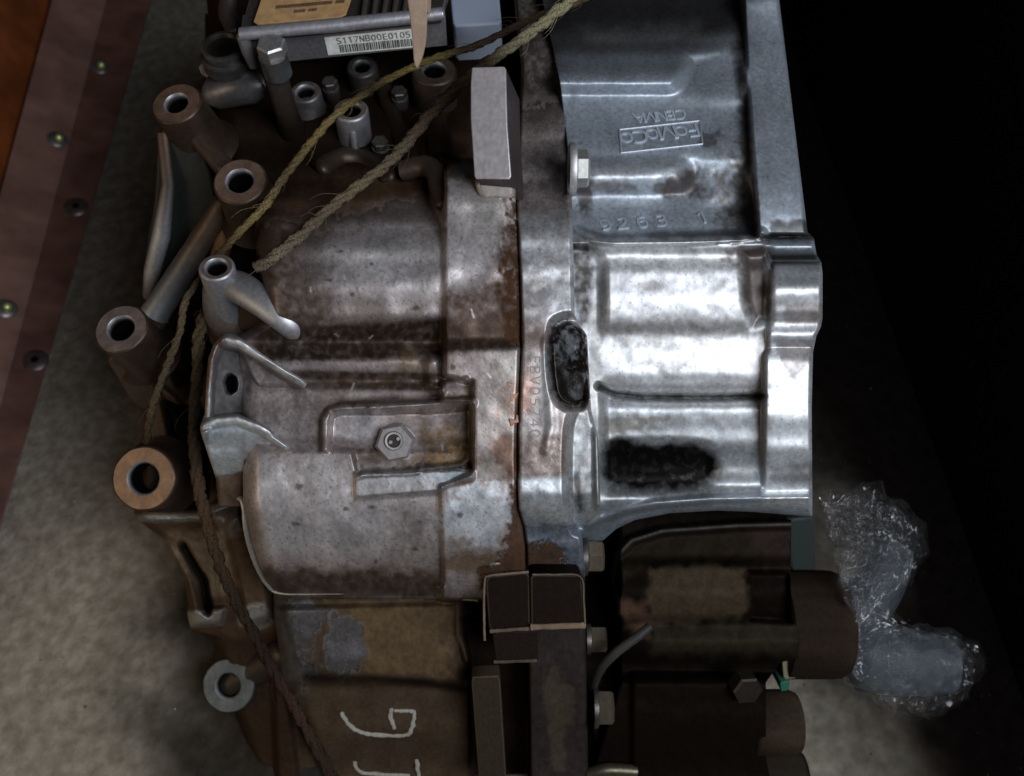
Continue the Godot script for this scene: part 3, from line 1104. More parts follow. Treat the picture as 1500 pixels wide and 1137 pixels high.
func end_cover(g: Node3D) -> void:
	var f := Casting.new(self,
		[[-20, 300], [100, 300], [190, 290], [300, 272], [430, 236], [520, 222], [600, 212], [660, 205], [752, 196], [765, 206], [790, 240], [840, 268], [885, 276], [900, 274], [925, 280], [935, 310], [990, 330], [1060, 350], [1150, 380]],
		[[-20, 420], [300, 420], [640, 430], [700, 420], [860, 430], [900, 470], [1150, 540]],
		[[196, 20], [540, 20]], [[196, 1150], [540, 1150]], 2.5, Color(0.075, 0.047, 0.028), 3)
	f.level(f.all(), [[-20, -260], [100, -225], [200, -185], [400, -135], [560, -112], [700, -102], [745, -100], [752, -92], [766, -92], [774, -104], [860, -122], [960, -150], [1137, -175]])
	f.raise(f.inside([[270, 300], [330, 300], [310, 520], [262, 560], [240, 520], [262, 420]], 10.0), -60.0)
	f.raise(f.inside([[240, 590], [300, 600], [300, 740], [245, 740], [262, 690]], 8.0), -45.0)
	f.raise(f.line([[245, 805], [275, 850], [285, 890]], 12.0, 0), 16.0)
	f.raise(f.line([[268, 800], [296, 850], [304, 895]], 10.0, 0), -25.0)
	f.raise(f.inside([[275, 895], [330, 890], [325, 915], [276, 918]], 5.0), 18.0)
	f.raise(f.inside([[350, 745], [366, 790], [390, 855], [396, 905], [362, 915], [350, 860], [330, 770]], 6.0), 16.0)
	f.raise(f.line([[312, 742], [346, 727]], 7.0, 0), 10.0)
	f.raise(f.line([[225, 560], [255, 585], [300, 650]], 9.0, 0), 14.0)
	f.raise(f.inside([[400, 985], [415, 985], [440, 1150], [405, 1150]], 6.0), 14.0)
	f.roll(0, 18.0, 30.0)
	f.roughen(1.0, 0.03)
	f.blur(2)
	f.paint(f.inside([[280, 0], [440, 0], [440, 330], [320, 560], [265, 560], [250, 400]], 18.0, 10.0), Color(0.018, 0.013, 0.010), 0.95, 3)  # near-black: oily, with the shade of the gap behind the bosses painted in
	f.paint(f.inside([[225, 790], [325, 780], [345, 860], [300, 880], [262, 830]], 12.0, 8.0), Color(0.17, 0.125, 0.08), 0.9, 3, 0.3)
	f.paint(f.inside([[240, 590], [300, 600], [300, 740], [245, 740], [262, 690]], 8.0), Color(0.02, 0.014, 0.011), 0.9, 3)
	f.paint(f.line([[200, 760], [290, 758]], 8.0, 0), Color(0.24, 0.24, 0.23), 0.9, 0)
	f.paint(f.inside([[312, 745], [346, 735], [356, 780], [330, 790]], 6.0), Color(0.19, 0.155, 0.14), 0.9, 0)
	f.paint(f.patch(378, 905, 22, 16, 0.5, 0.3), Color(0.40, 0.38, 0.35), 0.9, 0)
	f.paint(f.inside([[275, 897], [330, 893], [325, 915], [276, 918]], 5.0), Color(0.42, 0.39, 0.35), 0.85, 0)
	f.paint(f.line([[268, 800], [296, 850], [304, 895]], 9.0, 0), BLACK, 0.9)
	f.paint(f.inside([[270, 930], [420, 930], [440, 1160], [300, 1160]], 10.0, 6.0), Color(0.035, 0.02, 0.013), 0.9, 3)
	put("end_cover", f.mesh(70.0, KINDS), "", g)


func boss(g: Node3D, px: float, py: float, h: float, r_px: float, bore_px: float, tall: float, axis: Vector3, face: Color, wall: Color, flare := 1.15, mat := "oxidised") -> void:
	var s := Solid.new()
	var r := span(r_px, h)
	var b := span(bore_px, h)
	var inner := Color(0.34, 0.35, 0.37)  # bore lip painted bright as a glint, the depth black as shade
	turned(s, spot(px, py, h), axis, [[b * 0.97, -tall * 0.9, BLACK], [b * 0.985, -0.016, BLACK * 0.2], [b * 0.99, -0.0055, BLACK * 0.4], [b, -0.0024, inner * 0.5], [b, -0.0012, inner], [b + 0.0012, 0, inner], [b + 0.0012, 0, face], [r - 0.0014, 0, face], [r - 0.0014, 0, wall * 1.15], [r - 0.0004, -0.0005, wall], [r, -0.0016, wall], [r, -tall * 0.35, wall], [r * flare, -tall, wall * 0.75], [r * (flare + 0.30), -tall * 1.22, wall * 0.6]], 56, 0.022)
	put("mounting_boss", s.mesh(), mat, g)


func bosses(g: Node3D) -> void:
	var up := Vector3(-0.06, 1, 0.06)
	var brown := Color(0.075, 0.048, 0.034)
	boss(g, 258, 151, -62, 38, 16.5, 0.036, Vector3(-0.1, 1, 0.12), FACE, brown)
	boss(g, 351, 265, -48, 40, 19, 0.035, Vector3(0.0, 1, 0.16), Color(0.25, 0.16, 0.115), brown)
	boss(g, 317, 391, -14, 26, 14.5, 0.045, Vector3(0.08, 1, -0.05), Color(0.24, 0.18, 0.155), Color(0.36, 0.36, 0.38), 1.05)
	boss(g, 177, 481, -58, 40, 19, 0.034, Vector3(-0.05, 1, 0.12), Color(0.28, 0.21, 0.18), brown, 1.0)
	boss(g, 210, 701, -72, 48, 22.5, 0.022, Vector3(-0.06, 1, 0.5), Color(0.33, 0.205, 0.125), brown, 1.0)
	boss(g, 334, 1005, -150, 40, 18, 0.03, Vector3(-0.1, 1, 0.5), Color(0.15, 0.17, 0.175), Color(0.06, 0.05, 0.042), 1.0)
	boss(g, 530, 97, -135, 23, 11.5, 0.03, Vector3(0, 1, 0.05), Color(0.20, 0.19, 0.18), Color(0.10, 0.085, 0.075), 1.0)
	boss(g, 447, 134, -118, 23, 12.5, 0.03, Vector3(0, 1, 0.02), Color(0.22, 0.17, 0.14), Color(0.19, 0.18, 0.18), 1.0)
	boss(g, 514, 160, -92, 25, 14, 0.034, Vector3(0.04, 1, 0.0), Color(0.26, 0.20, 0.16), Color(0.33, 0.33, 0.35), 1.0)
	boss(g, 636, 102, -112, 33, 16, 0.05, Vector3(0.05, 1, 0.0), Color(0.17, 0.125, 0.095), Color(0.09, 0.065, 0.05), 1.05)
	# stems and webs
	var s := Solid.new()
	rod(s, smooth_path(pic([[336, 1006, -168], [372, 985, -158], [420, 960, -142]])), [0.014, 0.012, 0.014], [Color(0.06, 0.045, 0.035)], 16, 0.8, -ahead, 0.15)
	put("web_rib", s.mesh(), "oxidised", g)
	s = Solid.new()
	slab(s, rounded(pic([[228, 188, -72], [250, 186, -70], [300, 205, -74], [326, 330, -112], [282, 418, -142], [243, 434, -148], [204, 440, -150], [212, 360, -128], [226, 290, -104]]), 2), 0.02, 0.003, Color(0.034, 0.036, 0.034))
	put("mounting_web", s.mesh(), "oxidised", g)
	s = Solid.new()
	rod(s, pic([[238, 195, -74], [246, 270, -88], [236, 345, -106], [222, 400, -124], [216, 436, -142]]), [0.004, 0.0045, 0.0065, 0.006, 0.004], [Color(0.12, 0.08, 0.06), Color(0.13, 0.11, 0.10), Color(0.42, 0.44, 0.47), Color(0.40, 0.41, 0.43), Color(0.15, 0.14, 0.13)], 14, 0.7, -ahead)  # pale stretch painted as the lit lower face of the rib
	put("web_rib", s.mesh(), "clean", g)
	s = Solid.new()
	rod(s, pic([[282, 190, -78], [305, 218, -76], [332, 248, -70]]), [0.0075, 0.0068, 0.0072], [Color(0.10, 0.065, 0.05)], 12, 1.0, -ahead, 0.1)
	put("web_rib", s.mesh(), "oxidised", g)
	s = Solid.new()
	rod(s, smooth_path(pic([[330, 296, -82], [296, 350, -92], [262, 405, -100], [226, 462, -106]])), [0.0085, 0.008, 0.009, 0.010], [Color(0.085, 0.058, 0.036), Color(0.11, 0.075, 0.05), Color(0.17, 0.165, 0.165), Color(0.30, 0.305, 0.32)], 14, 1.0, -ahead, 0.08)  # paler foot of the rib painted as lit
	put("web_rib", s.mesh(), "oxidised", g)
	s = Solid.new()
	rod(s, smooth_path(pic([[352, 300, -80], [332, 340, -95], [318, 385, -98]])), [0.008, 0.007, 0.006], [Color(0.20, 0.13, 0.08), RUST, BROWN], 12, 1.0, -ahead, 0.1)
	put("web_rib", s.mesh(), "grime", g)
	s = Solid.new()
	slab(s, rounded(pic([[148, 522, -72], [196, 520, -70], [226, 545, -84], [234, 590, -106], [214, 606, -118], [190, 590, -112], [170, 556, -94]]), 2), 0.03, 0.004, Color(0.10, 0.07, 0.05))
	put("mounting_web", s.mesh(), "oxidised", g)
	s = Solid.new()
	slab(s, rounded(pic([[172, 722, -74], [186, 747, -76], [238, 747, -77], [242, 728, -75], [253, 714, -74], [238, 726, -74], [212, 739, -75], [190, 732, -74]]), 1), 0.010, 0.0008, Color(0.33, 0.205, 0.125))
	put("boss_foot", s.mesh(), "oxidised", g)
	s = Solid.new()
	rod(s, smooth_path(pic([[322, 425, -34], [326, 455, -48], [340, 490, -60]])), [0.0105, 0.012, 0.015], [Color(0.34, 0.34, 0.36), Color(0.2, 0.17, 0.15), BROWN], 20, 0.9, -ahead)
	put("boss_stem", s.mesh(), "oxidised", g)
	s = Solid.new()
	rod(s, smooth_path(pic([[338, 418, -34], [356, 424, -22], [388, 446, -16], [416, 467, -15], [432, 480, -24], [446, 492, -62]])), [0.010, 0.0100, 0.0088, 0.0088, 0.0085, 0.007], [Color(0.33, 0.32, 0.33), Color(0.46, 0.46, 0.48), Color(0.60, 0.60, 0.62), Color(0.56, 0.56, 0.58)], 20, 1.0, -ahead)
	put("boss_gusset", s.mesh(), "clean", g)
	s = Solid.new()
	slab(s, rounded(pic([[330, 420, -30], [352, 426, -26], [424, 476, -26], [420, 490, -34], [380, 490, -44], [335, 485, -54]]), 1), 0.02, 0.003, Color(0.07, 0.046, 0.035))
	put("boss_gusset", s.mesh(), "oxidised", g)


func brackets(g: Node3D) -> void:
	var f := Casting.new(self,
		[[488, 332], [496, 320], [506, 312], [525, 305], [560, 302], [606, 300], [618, 295], [626, 293], [634, 294], [670, 306], [700, 316], [745, 320]],
		[[488, 342], [496, 354], [506, 368], [520, 386], [540, 418], [556, 444], [562, 450], [568, 446], [578, 420], [592, 402], [608, 394], [622, 396], [640, 404], [654, 424], [660, 422], [666, 396], [674, 362], [700, 357], [745, 356]],
		[[293, 489], [450, 489]], [[293, 742], [450, 742]], 1.2, Color(0.30, 0.295, 0.30), 0)
	f.level(f.all(), [[480, -4], [560, -9], [640, -14], [745, -40]])
	# the bored wall leans away to the right, the upper arm's cheek faces the viewer
	for q in f.n * f.m:
		var along := maxf(0.0, f.x[q] - 312.0)
		f.h[q] -= minf(along * 0.42, 28.0)
	f.level(f.inside([[352, 512], [450, 562], [440, 585], [398, 590], [382, 580], [362, 548]], 7.0), [[510, -4], [560, -14], [590, -30]], 3)
	f.level(f.inside([[290, 622], [318, 614], [346, 612], [380, 628], [428, 656], [428, 664], [360, 674], [360, 750], [300, 750]], 3.0), [[610, 4], [630, 0], [660, -10], [702, -36], [745, -50]], 3)
	f.raise(f.line([[300, 640], [303, 600], [304, 560], [310, 525], [322, 503], [338, 497]], 10.0, 1), 9.0)
	f.level(f.line([[332, 501], [352, 505], [374, 518], [412, 542], [448, 565]], 12.0, 2), [[490, 2], [520, -1], [545, -5], [570, -12]], 3)
	f.raise(f.line([[330, 500], [352, 503], [374, 516], [412, 540], [448, 563]], 11.5, 1), 6.5)
	f.level(f.line([[296, 625], [318, 617], [346, 614], [378, 626], [422, 655]], 9.0, 2), [[600, 3], [625, 2], [660, -5]], 3)
	f.raise(f.line([[296, 625], [318, 617], [346, 614], [378, 626], [422, 655]], 9.0, 1), 5.0)
	f.raise(f.inside([[329, 560], [333, 551], [339, 549], [345, 553], [347, 563], [345, 573], [339, 577], [333, 574]], 1.5), -30.0)
	f.roll(0, 7.0, 7.0)
	f.roll(1, 7.0, 7.0)
	f.roll(2, 6.0, 7.0)
	f.roughen(0.4, 0.03)
	f.blur(2)
	f.paint(f.inside([[320, 520], [352, 512], [372, 560], [398, 615], [330, 615], [312, 640], [312, 560]], 7.0), Color(0.20, 0.185, 0.185), 0.9, 0)  # wall colour darkened for the shade between the two arms
	f.paint(f.inside([[340, 590], [372, 575], [396, 625], [345, 612]], 8.0), Color(0.06, 0.05, 0.045), 0.8, 0)  # dark corner paints the shadow cast by the lower arm
	f.paint(f.inside([[356, 516], [445, 566], [436, 578], [392, 582], [376, 560]], 6.0, 3.0), Color(0.24, 0.215, 0.215), 0.9, 0, 0.3)
	f.paint(f.patch(378, 548, 9, 20, 0.3, 0.7, -0.6, 0.1), Color(0.42, 0.37, 0.37), 0.8)
	f.paint(f.inside([[294, 624], [346, 612], [424, 656], [360, 674], [357, 690], [330, 702], [300, 702]], 3.0), Color(0.62, 0.68, 0.73), 0.95, 0)
	f.paint(f.inside([[350, 655], [420, 655], [360, 680]], 8.0, 4.0), Color(0.28, 0.26, 0.26), 0.8, 0)
	f.paint(f.inside([[300, 700], [360, 690], [360, 750], [300, 750]], 4.0, 3.0), Color(0.11, 0.07, 0.045), 0.95, 3)
	f.paint(f.line([[302, 640], [303, 600], [304, 575]], 8.0, 0), Color(0.56, 0.58, 0.6), 0.9, 1)
	f.paint(f.line([[304, 560], [310, 525], [322, 503], [334, 498]], 8.0, 0), Color(0.26, 0.18, 0.15), 0.8, 0)
	f.paint(f.line([[338, 499], [352, 503], [374, 516], [412, 540], [448, 563]], 10.0, 0), Color(0.78, 0.79, 0.80), 0.95, 1)
	f.paint(f.line([[312, 617], [346, 613], [378, 626], [422, 655]], 9.0, 0), Color(0.78, 0.81, 0.84), 0.95, 1)
	f.paint(f.inside([[330, 560], [333, 552], [339, 550], [344, 554], [346, 563], [344, 572], [339, 576], [333, 573]], 1.5), BLACK, 1.0, 3)
	f.blotch(0.12, 0.15, Color(0.14, 0.11, 0.10))
	put("lever_bracket", f.mesh(20.0, KINDS), "", g)


func top_fittings(g: Node3D) -> void:
	# a big round plug, a spool under it and a hexagon bolt on its pillar
	var s := Solid.new()
	var up := Vector3(0, 1, 0.06)
	var c := Color(0.16, 0.15, 0.15)
	var r := span(31, -95)
	turned(s, spot(325, 66, -92), up, [[0.0, -0.003, BLACK], [r * 0.72, -0.003, Color(0.04, 0.035, 0.03)], [r * 0.8, 0, Color(0.08, 0.07, 0.06)], [r, -0.001, c], [r, -0.006, c], [r * 0.92, -0.0075, c], [r * 1.18, -0.0085, c * 0.7], [r * 1.2, -0.016, c * 0.7], [r * 0.8, -0.018, c * 0.6], [r * 0.8, -0.04, c * 0.5]], 40, 0.015)
	slab(s, rounded(pic([[286, 92, -112], [318, 84, -110], [362, 92, -110], [372, 112, -114], [330, 122, -118], [296, 116, -118]]), 1), 0.012, 0.002, Color(0.12, 0.11, 0.11))
	put("round_plug", s.mesh(), "steel", g)
	s = Solid.new()
	rod(s, pic([[312, 139, -128], [320, 134, -122], [345, 128, -116], [372, 125, -112], [384, 124, -114]]), [0.009, 0.0125, 0.013, 0.0125, 0.009], [Color(0.13, 0.12, 0.12), Color(0.2, 0.19, 0.19), Color(0.28, 0.28, 0.29)], 20, 1.0, -ahead)
	put("spool", s.mesh(), "steel", g)
	s = Solid.new()
	hex_head(s, spot(396, 62, -50), up, span(22, -50), 0.009, Color(0.42, 0.41, 0.40), 0.45)
	var wr := span(21, -56)
	turned(s, spot(399, 80, -56), up, [[wr * 0.7, 0, c], [wr, 0, c], [wr, -0.016, Color(0.42, 0.45, 0.48)], [wr * 0.8, -0.018, c]], 28)
	put("hex_bolt", s.mesh(), "steel", g)
	s = Solid.new()
	rod(s, smooth_path(pic([[402, 96, -66], [410, 130, -84], [420, 165, -100], [430, 195, -118]])), [0.0078, 0.0075, 0.008, 0.010], [Color(0.16, 0.14, 0.13), Color(0.08, 0.06, 0.05), Color(0.03, 0.02, 0.015)], 16, 1.0, -ahead)
	put("pillar", s.mesh(), "steel", g)
	s = Solid.new()
	rod(s, smooth_path(pic([[338, -10, -120], [334, 20, -118], [345, 48, -116]])), [0.006, 0.007, 0.006], [Color(0.14, 0.10, 0.09), Color(0.08, 0.07, 0.06)], 12, 1.0, -ahead, 0.2)
	put("bracket_strap", s.mesh(), "steel", g)
	# the ribs of the lever posts
	s = Solid.new()
	rod(s, smooth_path(pic([[517, 192, -96], [520, 216, -104], [522, 246, -112]])), [0.0028, 0.003, 0.0025], [Color(0.5, 0.5, 0.52), Color(0.4, 0.36, 0.33), BROWN], 10, 1.0, -ahead)
	put("post_rib", s.mesh(), "clean", g)
	s = Solid.new()
	rod(s, smooth_path(pic([[452, 150, -128], [456, 180, -136], [470, 205, -140], [500, 208, -136]])), [0.012, 0.014, 0.013, 0.010], [Color(0.2, 0.18, 0.18), Color(0.13, 0.10, 0.085), BROWN], 16, 1.0, -ahead, 0.12)
	put("lever", s.mesh(), "steel", g)
	s = Solid.new()
	rod(s, smooth_path(pic([[636, 130, -130], [640, 180, -135], [646, 240, -95]])), [0.013, 0.012, 0.009], [Color(0.075, 0.05, 0.038), BROWN], 16, 1.0, -ahead)
	put("post_stem", s.mesh(), "oxidised", g)
	# webs and studs in the dark corner behind the posts
	var webs := [
		[[[470, 250, -80], [500, 232, -92], [540, 238, -94], [575, 262, -78]], [0.008, 0.007, 0.009], Color(0.05, 0.034, 0.024)],
		[[[560, 120, -140], [572, 160, -132], [590, 205, -112], [612, 250, -84]], [0.006, 0.006, 0.008], Color(0.045, 0.03, 0.022)],
		[[[386, 300, -84], [420, 262, -96], [455, 232, -112], [486, 205, -122]], [0.007, 0.006, 0.006], Color(0.06, 0.038, 0.026)],
		[[[590, 250, -70], [632, 246, -60], [648, 300, -26]], [0.007, 0.007, 0.005], Color(0.10, 0.07, 0.055)]]
	for w in webs:
		s = Solid.new()
		rod(s, smooth_path(pic(w[0])), w[1], [w[2], (w[2] as Color) * 1.4, w[2]], 14, 0.9, -ahead, 0.2)
		put("casting_web", s.mesh(), "oxidised", g)
	for k in 3:
		s = Solid.new()
		var at := spot([482.0, 584.0, 556.0][k], [118.0, 132.0, 206.0][k], [-122.0, -120.0, -96.0][k])
		hex_head(s, at, up, span(12, -110), 0.006, Color(0.16, 0.14, 0.13), 0.2 + k)
		turned(s, at - up * 0.006, up, [[0.004, 0.001, c], [0.0062, 0.0, c], [0.0062, -0.002, c], [0.004, -0.02, BROWN]], 20)
		put("stud_bolt", s.mesh(), "steel", g)
	# the pale square block beside the joint
	s = Solid.new()
	slab(s, rounded(pic([[691, 98, 3], [741, 97, 7], [743, 180, 9], [749, 262, 11], [695, 262, 7], [689, 175, 5], [689, 122, 4]]), 1, 0.05), 0.045, 0.0009, Color(0.60, 0.56, 0.575), Color(0.56, 0.52, 0.53), Color(0.10, 0.08, 0.075))
	put("square_block", s.mesh(), "oxidised", g)
	s = Solid.new()
	slab(s, rounded(pic([[692, 258, -3], [752, 258, -4], [757, 280, -9], [753, 300, -12], [728, 294, -10], [704, 299, -11]]), 2), 0.02, 0.004, Color(0.42, 0.37, 0.34))
	put("block_foot", s.mesh(), "oxidised", g)


func text_on(g: Node, called: String, text: String, at: Vector3, along_dir: Vector3, normal: Vector3, tall: float, depth: float, col: Color, mat: String, spacing := 0.0, mono := false) -> MeshInstance3D:
	var t := TextMesh.new()
	var font := SystemFont.new()
	font.font_names = PackedStringArray(["Droid Sans Mono" if mono else "Droid Sans"])
	t.font = font
	t.text = text
	t.font_size = 64
	t.pixel_size = tall / 46.0
	t.depth = depth
	t.curve_step = 4.0
	var m := StandardMaterial3D.new()
	var base: StandardMaterial3D = mats[mat]
	m.albedo_color = Color(col.linear_to_srgb(), 1.0)
	m.metallic = base.metallic
	m.roughness = base.roughness
	t.material = m
	var o := MeshInstance3D.new()
	o.name = numbered(g, called)
	o.mesh = t
	var bx := along_dir.normalized()
	var bz := (normal - bx * normal.dot(bx)).normalized()
	if g.get_parent() == self:
		at -= (g as Node3D).position
	o.transform = Transform3D(Basis(bx * (1.0 + spacing), bz.cross(bx), bz), at)
	g.add_child(o, true)
	return o


func control_unit(g: Node3D) -> void:
	var u := Node3D.new()
	u.name = "control_unit"
	g.add_child(u, true)
	u.position = -g.position
	var grey := Color(0.52, 0.51, 0.56)
	var s := Solid.new()
	# lid: its near edge is a rolled rim
	slab(s, pic([[350, 52, -60], [645, 24, -60], [665, -40, -85], [375, -40, -90]]), 0.004, 0.0012, Color(0.10, 0.085, 0.075), Color(0.2, 0.19, 0.2))
	put("lid", s.mesh(), "oxidised", u)
	s = Solid.new()
	rod(s, pic([[352, 50, -56], [500, 36, -56], [648, 20, -56]]), [0.0042, 0.0044, 0.0042], [grey, Color(0.58, 0.57, 0.62), Color(0.5, 0.5, 0.55)], 14, 0.9, -ahead)
	put("rim", s.mesh(), "steel", u)
	s = Solid.new()
	var a := spot(352, 52, -62)
	var b := spot(652, 24, -62)
	var drop := Vector3(0, -0.023, 0.0)
	slab(s, PackedVector3Array([a, b, b + drop, a + drop * 1.05]), 0.02, 0.0008, Color(0.34, 0.33, 0.35))
	put("case_side", s.mesh(), "steel", u)
	s = Solid.new()
	rod(s, pic([[356, 52, -58], [362, 74, -70], [372, 96, -82]]), [0.0045, 0.004, 0.0035], [Color(0.5, 0.5, 0.52), Color(0.26, 0.26, 0.27)], 12, 1.0, -ahead)
	put("corner_post", s.mesh(), "steel", u)
	s = Solid.new()
	slab(s, rounded(pic([[370, 36, -57], [505, 24, -57], [524, -30, -76], [392, -30, -78]]), 1, 0.06), 0.0006, 0.0003, Color(0.50, 0.30, 0.13))
	var lab := put("orange_sticker", s.mesh(), "paper", u)
	lab.set_meta("label", "orange printed sticker on the lid")
	var lid_n := (pic([[645, 24, -60]])[0] - spot(350, 52, -60)).cross(spot(375, -40, -90) - spot(350, 52, -60)).normalized()
	if lid_n.dot(ahead) > 0.0:
		lid_n = -lid_n
	var run := spot(505, 24, -57) - spot(370, 36, -57)
	for line in [[0.20, 0.94, 0.52, 0.0030], [0.42, 0.66, 0.30, 0.0026]]:
		var f: float = line[0]
		while f < line[1]:
			var w := rng.randf_range(0.018, 0.034)
			if rng.randf() > 0.12:
				s = Solid.new()
				var back := (spot(392, -30, -78) - spot(370, 36, -57)).normalized()
				var o: Vector3 = spot(370, 36, -57) + run * f + back * (0.026 * line[2]) + lid_n * 0.0004
				slab(s, PackedVector3Array([o, o + run * w, o + run * w + back * line[3], o + back * line[3]]), 0.0001, 0.0001, Color(0.13, 0.075, 0.04))
				put("smudged_print", s.mesh(), "paper", lab)
			f += w + 0.008
	for k in 7:
		s = Solid.new()
		var x := 532.0 + k * 15.0
		rod(s, pic([[x, 24 - (x - 532) * 0.07, -58], [x + 8, -30, -76]]), [0.0018, 0.0018], [Color(0.14, 0.12, 0.11)], 8, 1.0, -ahead)
		put("cooling_rib", s.mesh(), "oxidised", u)
	# white bar code label on the side that faces the viewer
	var wn := (b - a).cross(drop).normalized()
	if wn.dot(ahead) > 0.0:
		wn = -wn
	var ex := (b - a).normalized()
	var l0 := a + ex * (a.distance_to(b) * 0.40) + drop * 0.30 + wn * 0.0008
	var wide := a.distance_to(b) * 0.46
	s = Solid.new()
	slab(s, PackedVector3Array([l0, l0 + ex * wide, l0 + ex * wide + drop * 0.62, l0 + drop * 0.62]), 0.0004, 0.0002, Color(0.78, 0.79, 0.75))
	var wl := put("bar_code_label", s.mesh(), "paper", u)
	wl.set_meta("label", "white bar code label on the near side")
	var t := Solid.new()
	var at := 0.14
	while at < 0.93:
		var w := rng.randf_range(0.005, 0.017)
		var p := l0 + ex * (wide * at) + drop * 0.30 + wn * 0.0003
		slab(t, PackedVector3Array([p, p + ex * (wide * w), p + ex * (wide * w) + drop * 0.26, p + drop * 0.26]), 0.0001, 0.0001, Color(0.05, 0.05, 0.045))
		at += w + rng.randf_range(0.005, 0.014)
	put("bars", t.mesh(), "paper", wl)
	text_on(wl, "print", "S117NB00E0105", l0 + ex * (wide * 0.52) + drop * 0.15 + wn * 0.0003, ex, wn, 0.0042, 0.0002, Color(0.10, 0.10, 0.095), "paper", 0.0, true)
	# blue-grey plug at its right end
	s = Solid.new()
	slab(s, rounded(pic([[664, 38, -78], [735, 34, -78], [728, -40, -96], [655, -40, -96]]), 1, 0.06), 0.03, 0.002, Color(0.22, 0.25, 0.31))
	put("connector", s.mesh(), "plastic", u)


func lettering(g: Node3D) -> void:
	# cast letters stand upside down on the upper panel
	var c := Color(0.52, 0.57, 0.63)  # brightened so the letter faces carry a painted highlight
	var words := [["FoMoCo", [[1017, 191.5], [998, 194], [977, 194.5], [956, 198.5], [938, 200], [918, 204]], 0.0120], ["CENMA", [[997, 168], [983, 169], [969, 170.5], [952, 172], [936, 173.5]], 0.0084]]
	for w in words:
		for i in (w[0] as String).length():
			var at = w[1][i]
			letter(g, w[0][i], housing_sheet, at[0], at[1], -1.0, w[2], c)
	var s := Solid.new()
	var corners := [[907, 190], [1025, 177], [1029, 211], [910, 224], [907, 190]]
	for i in 4:
		var p := PackedVector3Array()
		for q in 9:
			var f := q / 8.0
			var x := lerpf(corners[i][0], corners[i + 1][0], f)
			var y := lerpf(corners[i][1], corners[i + 1][1], f)
			p.append(spot(x, y, housing_sheet.height_at(x, y) + 0.3))
		rod(s, p, [0.0008, 0.0008], [c], 6, 1.0, -ahead)
	put("letter_frame", s.mesh(), "oxidised", g)
	var places := [["9", 887, 330], ["2", 912, 328], ["6", 940, 326], ["3", 969, 324], ["1", 1029, 319]]
	for q in places:
		letter(g, q[0], housing_sheet, q[1], q[2], 1.0, 0.0098, Color(0.42, 0.46, 0.51))
	# stamped serial number down the joint flange
	for i in 8:
		var y := 526.0 + i * 15.6
		var away := spot(785, y + 20, flange_sheet.height_at(785, y + 20)) - spot(785, y - 20, flange_sheet.height_at(785, y - 20))
		text_on(g, "stamped_digit", "EBV05740"[i], spot(784, y, flange_sheet.height_at(784, y) + 0.1), away, -ahead, 0.0060, 0.0005, Color(0.22, 0.19, 0.18), "oxidised", 0.1)


# one cast letter that lies on a casting's skin; way -1 stands it on its head
func letter(g: Node3D, text: String, sheet: Casting, x: float, y: float, way: float, tall: float, col: Color) -> void:
	var hh := sheet.height_at(x, y)
	var below := spot(x, y + 10, sheet.height_at(x, y + 10))
	var above := spot(x, y - 10, sheet.height_at(x, y - 10))
	var right := spot(x + 10, y - 0.9, sheet.height_at(x + 10, y - 0.9))
	var left := spot(x - 10, y + 0.9, sheet.height_at(x - 10, y + 0.9))
	var run := (right - left) * way
	var n := (below - above).cross(right - left).normalized()
	if n.dot(ahead) > 0.0:
		n = -n
	text_on(g, "cast_letter", text, spot(x, y, hh), run, n, tall, 0.0016, col, "oxidised", 0.12)


